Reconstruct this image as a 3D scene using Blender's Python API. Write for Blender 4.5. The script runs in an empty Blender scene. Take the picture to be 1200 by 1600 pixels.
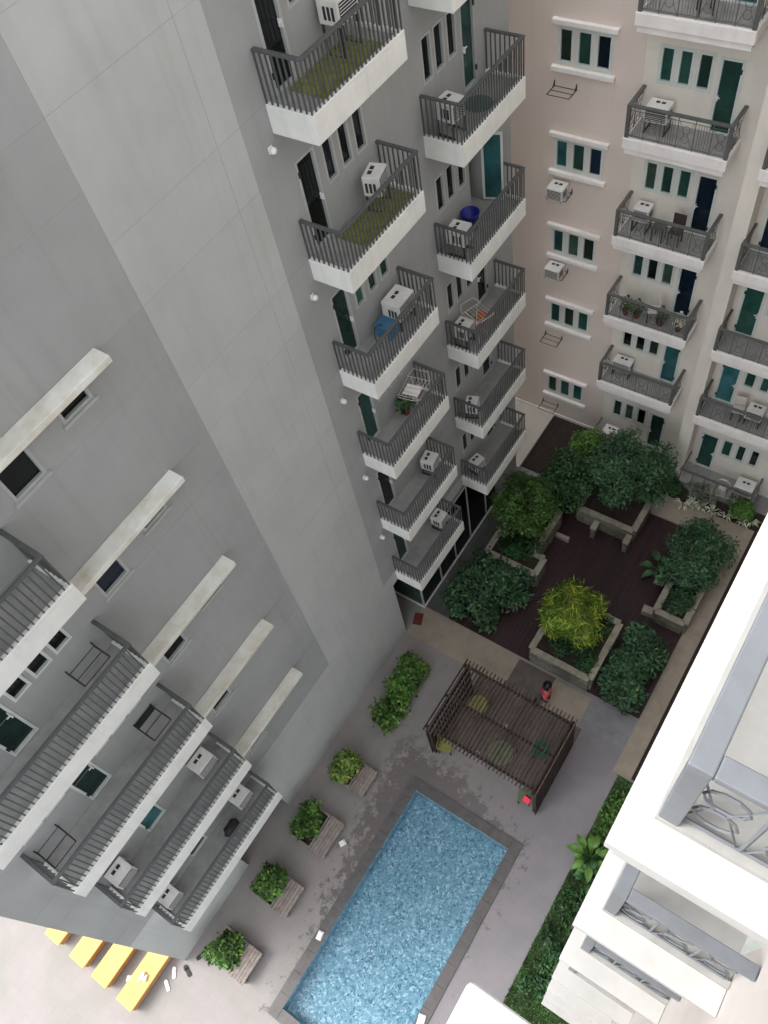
import bpy, bmesh, math, random
import numpy as np
from mathutils import Matrix, Vector
random.seed(7); rng = np.random.default_rng(7)
S = bpy.context.scene
COL = S.collection
R = math.radians

# ------------------------------------------------------------------ camera
cam_d = bpy.data.cameras.new('camera'); cam = bpy.data.objects.new('camera', cam_d); COL.objects.link(cam)
cam_d.sensor_fit = 'VERTICAL'; cam_d.sensor_height = 24.0; cam_d.lens = 1286.82 / 1600 * 24.0
cam_d.clip_start = 0.05; cam_d.clip_end = 500
RW = ((0.54778229, -0.82422314, -0.14349487), (-0.74326394, -0.4007101, -0.5357146), (0.38404853, 0.40010953, -0.83211723))
rt, up, bk = Vector(RW[0]), -Vector(RW[1]), -Vector(RW[2])
cam.matrix_world = Matrix(((rt.x, up.x, bk.x, 0), (rt.y, up.y, bk.y, 0), (rt.z, up.z, bk.z, 25.6), (0, 0, 0, 1)))
S.camera = cam

# ------------------------------------------------------------------ world and sun (overcast daylight)
SUN_EL, SUN_AZ = R(50), R(122)
W = bpy.data.worlds.new('World'); S.world = W; W.use_nodes = True
wn = W.node_tree; wn.nodes.clear()
wo = wn.nodes.new('ShaderNodeOutputWorld'); bg = wn.nodes.new('ShaderNodeBackground')
sky = wn.nodes.new('ShaderNodeTexSky'); sky.sky_type = 'NISHITA'; sky.sun_disc = False
sky.sun_elevation = SUN_EL; sky.sun_rotation = R(90) - SUN_AZ; sky.air_density = 1.0; sky.dust_density = 3.0; sky.ozone_density = 1.0
hs = wn.nodes.new('ShaderNodeHueSaturation'); hs.inputs['Saturation'].default_value = 0.22
wn.links.new(sky.outputs[0], hs.inputs['Color']); wn.links.new(hs.outputs[0], bg.inputs[0]); bg.inputs[1].default_value = 0.15
wn.links.new(bg.outputs[0], wo.inputs[0])
sd = bpy.data.lights.new('sun', 'SUN'); sd.energy = 0.5; sd.angle = R(30); sd.color = (1.0, 0.975, 0.95)
sun = bpy.data.objects.new('sun', sd); COL.objects.link(sun)
dirv = Vector((math.cos(SUN_EL) * math.cos(SUN_AZ), math.cos(SUN_EL) * math.sin(SUN_AZ), math.sin(SUN_EL)))
sun.rotation_euler = dirv.to_track_quat('Z', 'Y').to_euler()
S.view_settings.view_transform = 'Standard'; S.view_settings.look = 'None'; S.view_settings.gamma = 1.0
S.view_settings.exposure = 2.06
S.cycles.max_bounces = 8; S.cycles.diffuse_bounces = 5; S.cycles.transparent_max_bounces = 8

# ------------------------------------------------------------------ materials
def srgb(r, g, b):
    return tuple(((c / 255) / 12.92 if c / 255 <= .04045 else ((c / 255 + .055) / 1.055) ** 2.4) for c in (r, g, b)) + (1,)
def mat(name, col, rough=.7, var=.12, scale=3.0, bump=0.0, bscale=60, spec=.3, col2=None, streak=0.0, island=0.0, metal=0.0, fine=0.0):
    """procedural paint/stone/wood: colour broken by two noises, optional vertical streaks, fine relief"""
    m = bpy.data.materials.new(name); m.use_nodes = True; n = m.node_tree.nodes; l = m.node_tree.links
    b = n['Principled BSDF']; b.inputs['Roughness'].default_value = rough; b.inputs['Specular IOR Level'].default_value = spec
    b.inputs['Metallic'].default_value = metal
    geo = n.new('ShaderNodeNewGeometry')
    c = tuple(col) if len(col) == 4 else tuple(col) + (1,)
    c2 = col2 if col2 else tuple(x * (1 - var * 2.2) for x in c[:3])
    c2 = tuple(c2)[:3] + (1,)
    no = n.new('ShaderNodeTexNoise'); no.inputs['Scale'].default_value = scale; no.inputs['Detail'].default_value = 6; no.inputs['Roughness'].default_value = .62
    l.new(geo.outputs['Position'], no.inputs['Vector'])
    rp = n.new('ShaderNodeMapRange'); rp.inputs['From Min'].default_value = .38; rp.inputs['From Max'].default_value = .72; l.new(no.outputs['Fac'], rp.inputs['Value'])
    mx = n.new('ShaderNodeMix'); mx.data_type = 'RGBA'; l.new(rp.outputs[0], mx.inputs['Factor']); mx.inputs['A'].default_value = c; mx.inputs['B'].default_value = c2
    out = mx.outputs['Result']
    if streak:
        mp = n.new('ShaderNodeMapping'); mp.inputs['Scale'].default_value = (5, 5, .22); l.new(geo.outputs['Position'], mp.inputs['Vector'])
        n2 = n.new('ShaderNodeTexNoise'); n2.inputs['Scale'].default_value = 1.4; n2.inputs['Detail'].default_value = 5; l.new(mp.outputs[0], n2.inputs['Vector'])
        r2 = n.new('ShaderNodeMapRange'); r2.inputs['From Min'].default_value = .52; r2.inputs['From Max'].default_value = .78; r2.inputs['To Max'].default_value = streak; l.new(n2.outputs['Fac'], r2.inputs['Value'])
        m2 = n.new('ShaderNodeMix'); m2.data_type = 'RGBA'; l.new(r2.outputs[0], m2.inputs['Factor']); l.new(out, m2.inputs['A'])
        m2.inputs['B'].default_value = tuple(x * .5 for x in c[:2]) + (c[2] * .42, 1); out = m2.outputs['Result']
    if fine:
        n4 = n.new('ShaderNodeTexNoise'); n4.inputs['Scale'].default_value = 45; n4.inputs['Detail'].default_value = 3; l.new(geo.outputs['Position'], n4.inputs['Vector'])
        r4 = n.new('ShaderNodeMapRange'); r4.inputs['To Min'].default_value = 1 - fine; r4.inputs['To Max'].default_value = 1 + fine; l.new(n4.outputs['Fac'], r4.inputs['Value'])
        m4 = n.new('ShaderNodeVectorMath'); m4.operation = 'SCALE'; l.new(out, m4.inputs[0]); l.new(r4.outputs[0], m4.inputs['Scale']); out = m4.outputs[0]
    if island:
        oi = n.new('ShaderNodeObjectInfo'); ad = n.new('ShaderNodeMath'); ad.operation = 'ADD'
        l.new(geo.outputs['Random Per Island'], ad.inputs[0]); l.new(oi.outputs['Random'], ad.inputs[1])
        fr = n.new('ShaderNodeMath'); fr.operation = 'FRACT'; l.new(ad.outputs[0], fr.inputs[0])
        r3 = n.new('ShaderNodeMapRange'); r3.inputs['To Min'].default_value = 1 - island; r3.inputs['To Max'].default_value = 1 + island; l.new(fr.outputs[0], r3.inputs['Value'])
        m3 = n.new('ShaderNodeVectorMath'); m3.operation = 'SCALE'; l.new(out, m3.inputs[0]); l.new(r3.outputs[0], m3.inputs['Scale']); out = m3.outputs[0]
    l.new(out, b.inputs['Base Color'])
    if bump:
        nb = n.new('ShaderNodeTexNoise'); nb.inputs['Scale'].default_value = bscale; nb.inputs['Detail'].default_value = 4; l.new(geo.outputs['Position'], nb.inputs['Vector'])
        bp = n.new('ShaderNodeBump'); bp.inputs['Strength'].default_value = bump; bp.inputs['Distance'].default_value = .02; l.new(nb.outputs['Fac'], bp.inputs['Height']); l.new(bp.outputs[0], b.inputs['Normal'])
    return m
def leafmat(name, lo, hi, rough=.5):
    m = bpy.data.materials.new(name); m.use_nodes = True; n = m.node_tree.nodes; l = m.node_tree.links
    b = n['Principled BSDF']; b.inputs['Roughness'].default_value = rough; b.inputs['Specular IOR Level'].default_value = .35
    g = n.new('ShaderNodeNewGeometry'); cr = n.new('ShaderNodeValToRGB'); l.new(g.outputs['Random Per Island'], cr.inputs[0])
    cr.color_ramp.elements[0].color = tuple(lo) + (1,); cr.color_ramp.elements[1].color = tuple(hi) + (1,)
    nz = n.new('ShaderNodeTexNoise'); nz.inputs['Scale'].default_value = 1.7; nz.inputs['Detail'].default_value = 3; l.new(g.outputs['Position'], nz.inputs['Vector'])
    mr = n.new('ShaderNodeMapRange'); mr.inputs['From Min'].default_value = .32; mr.inputs['From Max'].default_value = .68; mr.inputs['To Min'].default_value = .55; mr.inputs['To Max'].default_value = 1.7; l.new(nz.outputs['Fac'], mr.inputs['Value'])
    sc_ = n.new('ShaderNodeVectorMath'); sc_.operation = 'SCALE'; l.new(cr.outputs[0], sc_.inputs[0]); l.new(mr.outputs[0], sc_.inputs['Scale'])
    dd = n.new('ShaderNodeMath'); dd.operation = 'GREATER_THAN'; dd.inputs[1].default_value = .965; wn_ = n.new('ShaderNodeTexWhiteNoise'); wn_.noise_dimensions = '1D'; l.new(g.outputs['Random Per Island'], wn_.inputs['W']); l.new(wn_.outputs['Value'], dd.inputs[0])
    dm = n.new('ShaderNodeMix'); dm.data_type = 'RGBA'; l.new(dd.outputs[0], dm.inputs['Factor']); l.new(sc_.outputs[0], dm.inputs['A']); dm.inputs['B'].default_value = (hi[0] * 2.2, hi[1] * 1.5, hi[2] * 1.2, 1)
    class _O: outputs = [dm.outputs['Result']]
    cr = _O
    l.new(cr.outputs[0], b.inputs['Base Color'])
    tr = n.new('ShaderNodeBsdfTranslucent'); l.new(cr.outputs[0], tr.inputs['Color'])
    ms = n.new('ShaderNodeMixShader'); ms.inputs[0].default_value = .22; l.new(b.outputs[0], ms.inputs[1]); l.new(tr.outputs[0], ms.inputs[2]); l.new(ms.outputs[0], n['Material Output'].inputs[0])
    return m
def glass(name, col, rough=.08):
    return mat(name, col, rough=rough, var=.25, scale=1.7, spec=.28, island=.6)

M = {}
M['gray_light'] = mat('gray_light_paint', (.445, .462, .45), .75, .06, .5, streak=.15, bump=.05, fine=.03)
M['gray_dark'] = mat('gray_dark_paint', (.335, .347, .342), .75, .06, .5, streak=.15, bump=.05, fine=.03)
M['joint'] = mat('joint_sealant', (.40, .42, .40), .8, .1)
M['white_slab'] = mat('white_slab_paint', (.72, .73, .69), .65, .06, 2.2, streak=.22, bump=.05, fine=.03)
M['ledge'] = mat('ledge_paint', (.72, .73, .68), .7, .06, 1.6, col2=(.5, .46, .36), bump=.06, fine=.06)
M['floor'] = mat('balcony_floor_tile', (.30, .30, .29), .6, .14, 3, fine=.08)
M['rail'] = mat('dark_gray_rail', (.085, .09, .09), .5, .1, 8)
M['frame'] = mat('pale_window_frame', (.56, .61, .58), .5, .05, 4)
M['gframe'] = mat('gray_window_frame', (.40, .42, .41), .5, .05, 4)
M['pane'] = glass('dark_pane', (.006, .009, .010))
M['pane_g'] = glass('green_pane', (.018, .06, .05))
M['pane_b'] = glass('navy_pane', (.008, .02, .04))
M['pane_t'] = glass('teal_pane', (.03, .11, .12))
M['pane_c'] = glass('curtained_pane', (.03, .055, .042), .2)
M['pink'] = mat('pink_wall_paint', (.66, .565, .51), .8, .05, .45, col2=(.63, .56, .49), bump=.05, fine=.03, streak=.08)
M['cream'] = mat('cream_wall_paint', (.70, .66, .59), .8, .05, .6, bump=.05, fine=.03, streak=.08)
M['trim'] = mat('white_trim_paint', (.78, .75, .72), .7, .06, 2, streak=.15, fine=.03)
M['white'] = mat('white_wall_paint', (.47, .465, .45), .6, .06, 1.2, streak=.16, fine=.02)
M['whitep'] = mat('rosy_white_paint', (.55, .51, .485), .7, .05, 1.2, streak=.12, fine=.02)
M['pinkrail'] = mat('green_gray_rail', (.10, .105, .10), .5, .1, 6)
M['wrail'] = mat('blue_gray_rail', (.15, .162, .175), .45, .08, 5)
M['wbase'] = mat('pale_gray_metal', (.33, .325, .31), .5, .08, 5)
M['ac'] = mat('ac_casing', (.66, .65, .62), .5, .08, 5, fine=.03)
M['acd'] = mat('ac_grille', (.03, .035, .035), .6, .1)
M['iron'] = mat('rusty_iron', (.05, .042, .04), .6, .2, 9)
M['wire'] = mat('cream_wire', (.6, .56, .5), .5, .05)
M['stone'] = mat('planter_stone', (.15, .145, .115), .85, .15, 7, bump=.4, bscale=30, island=.22, fine=.12)
M['cap'] = mat('planter_cap', (.27, .25, .195), .8, .15, 6, bump=.2, island=.12, fine=.08)
M['soil'] = mat('soil', (.035, .026, .02), .95, .25, 8, bump=.6, bscale=25)
M['deck'] = mat('deck_board', (.028, .0095, .012), .55, .2, 5, island=.22, spec=.4, fine=.1)
M['pergola'] = mat('pergola_timber', (.034, .024, .02), .75, .2, 6, island=.18)
M['slat'] = mat('pergola_slat_timber', (.105, .075, .06), .75, .3, 5, island=.45)
M['bench'] = mat('bench_timber', (.25, .21, .185), .7, .18, 8, island=.12, fine=.08)
M['conc'] = mat('planter_concrete', (.24, .225, .19), .85, .15, 6, bump=.2, fine=.06)
M['yellow'] = mat('yellow_bench_top', (.56, .34, .11), .6, .06, 4)
M['orange'] = mat('orange_bench_side', (.45, .22, .08), .6, .1, 4)
M['plastic_w'] = mat('white_plastic', (.75, .75, .73), .4, .05)
M['black'] = mat('black_rubber', (.02, .02, .022), .6, .1)
M['blue'] = mat('blue_plastic', (.01, .015, .22), .4, .1)
M['sky_blue'] = mat('light_blue_plastic', (.06, .17, .32), .5, .1)
M['green_mat'] = mat('green_mat', (.01, .09, .055), .8, .1, 20)
M['orange_p'] = mat('orange_plastic', (.45, .12, .03), .5, .1)
M['turf'] = mat('artificial_turf', (.20, .21, .045), .9, .3, 9, bump=.5, bscale=90, fine=.2)
M['red'] = mat('red_cloth', (.75, .05, .10), .8, .1, 9)
M['skin'] = mat('skin', (.35, .19, .12), .55, .05)
M['hair'] = mat('black_hair', (.008, .007, .007), .4, .1)
M['denim'] = mat('dark_denim', (.03, .04, .07), .85, .1)
M['terracotta'] = mat('terracotta', (.14, .03, .022), .8, .15)
M['table_g'] = mat('green_table_top', (.13, .15, .09), .6, .2, 5)
M['chair_y'] = mat('yellow_chair', (.22, .22, .06), .6, .15)
M['grassbase'] = mat('lawn_soil', (.06, .10, .04), .95, .25, 6, bump=.4)
M['trunk'] = mat('bark', (.10, .075, .05), .9, .25, 10, bump=.5)
M['lf_mid'] = leafmat('leaf_mid', (.02, .065, .012), (.11, .22, .04))
M['lf_dark'] = leafmat('leaf_dark', (.012, .045, .014), (.04, .11, .035))
M['lf_blue'] = leafmat('leaf_bluegreen', (.012, .045, .02), (.06, .135, .06))
M['lf_yel'] = leafmat('leaf_yellow', (.08, .16, .014), (.29, .39, .055))
M['lf_var'] = leafmat('leaf_variegated', (.03, .09, .012), (.20, .27, .06))
M['lf_olive'] = leafmat('leaf_olive', (.014, .042, .008), (.06, .13, .022))
M['lf_pale'] = leafmat('leaf_pale', (.25, .28, .2), (.6, .62, .5))
M['lf_gray'] = leafmat('leaf_graygreen', (.09, .11, .08), (.22, .24, .18))
M['grass'] = leafmat('grass_blade', (.04, .10, .035), (.14, .25, .09))

def ground_mat():
    m = bpy.data.materials.new('poolside_paving'); m.use_nodes = True; n = m.node_tree.nodes; l = m.node_tree.links
    b = n['Principled BSDF']; g = n.new('ShaderNodeNewGeometry')
    def noise(sc, det=5, rough=.6):
        t = n.new('ShaderNodeTexNoise'); t.inputs['Scale'].default_value = sc; t.inputs['Detail'].default_value = det; t.inputs['Roughness'].default_value = rough; l.new(g.outputs['Position'], t.inputs['Vector']); return t.outputs['Fac']
    def rng_(v, a, b_, c=0, d=1):
        t = n.new('ShaderNodeMapRange'); t.interpolation_type = 'SMOOTHSTEP'
        t.inputs['From Min'].default_value = a; t.inputs['From Max'].default_value = b_; t.inputs['To Min'].default_value = c; t.inputs['To Max'].default_value = d
        l.new(v, t.inputs['Value']); return t.outputs[0]
    def op(o, a, b_):
        t = n.new('ShaderNodeMath'); t.operation = o
        for i, v in enumerate((a, b_)):
            if isinstance(v, (int, float)): t.inputs[i].default_value = v
            else: l.new(v, t.inputs[i])
        return t.outputs[0]
    def mix(f, a, c):
        t = n.new('ShaderNodeMix'); t.data_type = 'RGBA'; l.new(f, t.inputs['Factor'])
        for k, v in (('A', a), ('B', c)):
            if isinstance(v, tuple): t.inputs[k].default_value = v
            else: l.new(v, t.inputs[k])
        return t.outputs['Result']
    sx = n.new('ShaderNodeSeparateXYZ'); l.new(g.outputs['Position'], sx.inputs[0]); X, Y = sx.outputs[0], sx.outputs[1]
    base = mix(rng_(noise(.6), .35, .7), (.25, .225, .218, 1), (.212, .203, .187, 1))
    base = mix(rng_(Y, 1.6, 5.2, 1, 0), base, mix(rng_(noise(1.1), .35, .65), (.218, .20, .214, 1), (.188, .182, .19, 1)))   # purplish cast, mostly of the light, put into the colour beyond the pool
    base = mix(rng_(noise(14, 3), .5, .8, 0, .22), base, (.16, .15, .13, 1))
    br = n.new('ShaderNodeTexBrick'); br.inputs['Scale'].default_value = 1; br.inputs['Brick Width'].default_value = .3; br.inputs['Row Height'].default_value = .3; br.offset = 0
    br.inputs['Mortar Size'].default_value = .006; br.inputs['Color1'].default_value = (1, 1, 1, 1); br.inputs['Color2'].default_value = (.965, .965, .965, 1); br.inputs['Mortar'].default_value = (.92, .915, .905, 1)
    l.new(g.outputs['Position'], br.inputs['Vector'])
    mm = n.new('ShaderNodeMix'); mm.data_type = 'RGBA'; mm.blend_type = 'MULTIPLY'; mm.inputs['Factor'].default_value = 1; l.new(base, mm.inputs['A']); l.new(br.outputs['Color'], mm.inputs['B']); base = mm.outputs['Result']
    # splashed water round the pool: distance outside the pool rectangle, broken by noise
    dx = op('MAXIMUM', op('SUBTRACT', X, 3.87), op('SUBTRACT', -2.95, X)); dy = op('MAXIMUM', op('SUBTRACT', Y, 5.84), op('SUBTRACT', 2.67, Y))
    d = op('MAXIMUM', dx, dy)
    nz = noise(3.2, 9, .78)
    reach = op('ADD', rng_(X, -2.8, 4.2, .25, .60), 0)                      # wetter towards the pergola end
    reach = op('MULTIPLY', reach, rng_(Y, 2.2, 5.5, .45, 1))
    w = op('SUBTRACT', op('ADD', nz, op('MULTIPLY', reach, .52)), op('MULTIPLY', d, .17))
    wet = op('MULTIPLY', rng_(w, .585, .645), rng_(d, .6, 2.6, 1, 0))
    base = mix(op('MULTIPLY', wet, .70), base, (.085, .072, .068, 1))
    l.new(base, b.inputs['Base Color']); l.new(rng_(wet, 0, 1, .8, .25), b.inputs['Roughness']); b.inputs['Specular IOR Level'].default_value = .35
    bp = n.new('ShaderNodeBump'); bp.inputs['Strength'].default_value = .15; bp.inputs['Distance'].default_value = .01; l.new(noise(70, 3), bp.inputs['Height']); l.new(bp.outputs[0], b.inputs['Normal'])
    return m
M['paving'] = ground_mat()
M['tan'] = mat('tan_path_concrete', (.30, .255, .20), .85, .12, 2.4, col2=(.225, .195, .155), bump=.1, fine=.07)
M['brownpath'] = mat('brown_wet_and_shade_path', (.11, .09, .08), .7, .15, 3, fine=.06)  # wet path tone, doubling as slat shade under the pergola
M['graypath'] = mat('gray_path', (.22, .22, .225), .85, .12, 3, fine=.06)
M['darkpath'] = mat('dark_service_path', (.105, .105, .1), .85, .2, 2, fine=.08, bump=.1)
M['pale'] = mat('pale_walk_concrete', (.46, .43, .375), .85, .08, 1.2, fine=.05)
M['coping'] = mat('pool_coping_stone', (.095, .088, .085), .5, .15, 4, fine=.1, spec=.4)

def mosaic_baked_ripple_mat():  # tile blues with the water's ripple refraction baked into the colour
    m = bpy.data.materials.new('pool_mosaic_baked_ripple'); m.use_nodes = True; n = m.node_tree.nodes; l = m.node_tree.links
    b = n['Principled BSDF']; b.inputs['Roughness'].default_value = .4; g = n.new('ShaderNodeNewGeometry')
    nz = n.new('ShaderNodeTexNoise'); nz.inputs['Scale'].default_value = 8; nz.inputs['Detail'].default_value = 3; l.new(g.outputs['Position'], nz.inputs['Vector'])
    sc = n.new('ShaderNodeVectorMath'); sc.operation = 'SCALE'; sc.inputs['Scale'].default_value = .22; l.new(nz.outputs['Color'], sc.inputs[0])
    ad = n.new('ShaderNodeVectorMath'); l.new(g.outputs['Position'], ad.inputs[0]); l.new(sc.outputs[0], ad.inputs[1])
    vo = n.new('ShaderNodeTexVoronoi'); vo.inputs['Scale'].default_value = 19; l.new(ad.outputs[0], vo.inputs['Vector'])
    bw = n.new('ShaderNodeSeparateColor'); l.new(vo.outputs['Color'], bw.inputs[0])
    cr = n.new('ShaderNodeValToRGB'); e = cr.color_ramp.elements
    e[0].position = 0; e[0].color = (.06, .17, .23, 1); e[1].position = 1; e[1].color = (.70, .83, .87, 1)
    for p, c in ((.12, (.11, .26, .35, 1)), (.28, (.21, .41, .52, 1)), (.75, (.30, .50, .60, 1))):
        q = e.new(p); q.color = c
    l.new(bw.outputs[0], cr.inputs[0]); l.new(cr.outputs[0], b.inputs['Base Color'])
    return m
M['mosaic_baked_ripple'] = mosaic_baked_ripple_mat()
def water_mat():
    m = bpy.data.materials.new('pool_water'); m.use_nodes = True; n = m.node_tree.nodes; l = m.node_tree.links
    n.remove(n['Principled BSDF']); g = n.new('ShaderNodeNewGeometry')
    t = n.new('ShaderNodeBsdfTransparent'); t.inputs[0].default_value = (.84, .95, .99, 1)
    gl = n.new('ShaderNodeBsdfGlossy'); gl.inputs['Roughness'].default_value = .03
    wv = n.new('ShaderNodeTexNoise'); wv.inputs['Scale'].default_value = 6; wv.inputs['Detail'].default_value = 4; wv.inputs['Distortion'].default_value = 1.2; l.new(g.outputs['Position'], wv.inputs['Vector'])
    bp = n.new('ShaderNodeBump'); bp.inputs['Strength'].default_value = 1; bp.inputs['Distance'].default_value = .12; l.new(wv.outputs['Fac'], bp.inputs['Height']); l.new(bp.outputs[0], gl.inputs['Normal'])
    fr = n.new('ShaderNodeFresnel'); fr.inputs['IOR'].default_value = 1.45; l.new(bp.outputs[0], fr.inputs['Normal'])
    mx = n.new('ShaderNodeMixShader'); l.new(fr.outputs[0], mx.inputs[0]); l.new(t.outputs[0], mx.inputs[1]); l.new(gl.outputs[0], mx.inputs[2]); l.new(mx.outputs[0], n['Material Output'].inputs[0])
    return m
M['water'] = water_mat()

# ------------------------------------------------------------------ mesh helpers
class MB:
    def __init__(s): s.v = []; s.f = []
    def add(s, vs, fs):
        o = len(s.v); s.v += [tuple(p) for p in vs]; s.f += [tuple(i + o for i in f) for f in fs]; return s
    def box(s, x0, x1, y0, y1, z0, z1):
        x0, x1 = min(x0, x1), max(x0, x1); y0, y1 = min(y0, y1), max(y0, y1); z0, z1 = min(z0, z1), max(z0, z1)
        return s.add([(x0, y0, z0), (x1, y0, z0), (x1, y1, z0), (x0, y1, z0), (x0, y0, z1), (x1, y0, z1), (x1, y1, z1), (x0, y1, z1)],
                     [(0, 3, 2, 1), (4, 5, 6, 7), (0, 1, 5, 4), (1, 2, 6, 5), (2, 3, 7, 6), (3, 0, 4, 7)])
    def quad(s, a, b, c, d): return s.add([a, b, c, d], [(0, 1, 2, 3)])
    def tube(s, pts, r, n=6, closed=False, cap=True):
        pts = [Vector(p) for p in pts]; rs = r if isinstance(r, (list, tuple)) else [r] * len(pts); k = len(pts); vs = []
        for i, p in enumerate(pts):
            a = pts[(i - 1) % k] if (closed or i) else p; c = pts[(i + 1) % k] if (closed or i < k - 1) else p
            t = (c - a).normalized(); u = t.cross(Vector((0, 0, 1)))
            if u.length < .01: u = t.cross(Vector((1, 0, 0)))
            u.normalize(); w = t.cross(u)
            vs += [p + (u * math.cos(2 * math.pi * j / n) + w * math.sin(2 * math.pi * j / n)) * rs[i] for j in range(n)]
        fs = []
        for i in range(k if closed else k - 1):
            for j in range(n):
                a = i * n + j; b = i * n + (j + 1) % n; c = ((i + 1) % k) * n + (j + 1) % n; d = ((i + 1) % k) * n + j; fs.append((a, b, c, d))
        if cap and not closed: fs += [tuple(range(n))[::-1], tuple(range((k - 1) * n, k * n))]
        return s.add(vs, fs)
    def lathe(s, prof, n=16, c=(0, 0, 0)):
        vs = []; fs = []
        for r, z in prof: vs += [(c[0] + r * math.cos(2 * math.pi * j / n), c[1] + r * math.sin(2 * math.pi * j / n), c[2] + z) for j in range(n)]
        for i in range(len(prof) - 1):
            for j in range(n): fs.append((i * n + j, i * n + (j + 1) % n, (i + 1) * n + (j + 1) % n, (i + 1) * n + j))
        fs += [tuple(range(n))[::-1], tuple(range((len(prof) - 1) * n, len(prof) * n))]
        return s.add(vs, fs)
    def mesh(s, name): m = bpy.data.meshes.new(name); m.from_pydata(s.v, [], s.f); m.update(); return m

def link(name, data, material=None, parent=None, smooth=False):
    o = bpy.data.objects.new(name, data); COL.objects.link(o)
    if material is not None and data is not None:
        mt = M[material] if isinstance(material, str) else material
        if not data.materials: data.materials.append(mt)
    if smooth: data.polygons.foreach_set('use_smooth', [True] * len(data.polygons))
    if parent is not None:
        o.parent = parent
        if parent.get('_w'): pass
    return o
def obj(name, mb, material, parent=None, bevel=0, smooth=False, world=False):
    o = link(name, mb.mesh(name), material, parent, smooth)
    if bevel:
        b = o.modifiers.new('bevel', 'BEVEL'); b.width = bevel; b.segments = 2; b.limit_method = 'ANGLE'
    return o
def tag(o, label, cat, group=None):
    o['label'] = label; o['category'] = cat
    if group: o['group'] = group
    return o
def thing(name, label, cat, loc=(0, 0, 0), rz=0, group=None):
    o = bpy.data.objects.new(name, None); COL.objects.link(o); o.empty_display_size = .2
    o.location = loc; o.rotation_euler = (0, 0, rz); return tag(o, label, cat, group)
def struct(name, mb, material, parent=None):
    o = obj(name, mb, material, parent)
    if parent is None: o['kind'] = 'structure'
    return o
def dup(root, loc, rz, label, group=None):
    r = root.copy(); COL.objects.link(r); r.location = loc; r.rotation_euler = (0, 0, rz); r['label'] = label
    if group: r['group'] = group
    for ch in list(root.children):
        c = ch.copy(); COL.objects.link(c); c.parent = r
        for g in list(ch.children):
            d = g.copy(); COL.objects.link(d); d.parent = c
    return r
def unit_cube(name, material, bev=.06):
    bm = bmesh.new(); bmesh.ops.create_cube(bm, size=1)
    if bev: bmesh.ops.bevel(bm, geom=bm.edges[:], offset=bev, segments=1, affect='EDGES')
    m = bpy.data.meshes.new(name); bm.to_mesh(m); bm.free(); m.materials.append(M[material]); return m
def piece(name, mesh, parent, c, s, rz=0):
    o = bpy.data.objects.new(name, mesh); COL.objects.link(o); o.parent = parent; o.location = c; o.scale = s; o.rotation_euler = (0, 0, rz); return o

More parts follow.
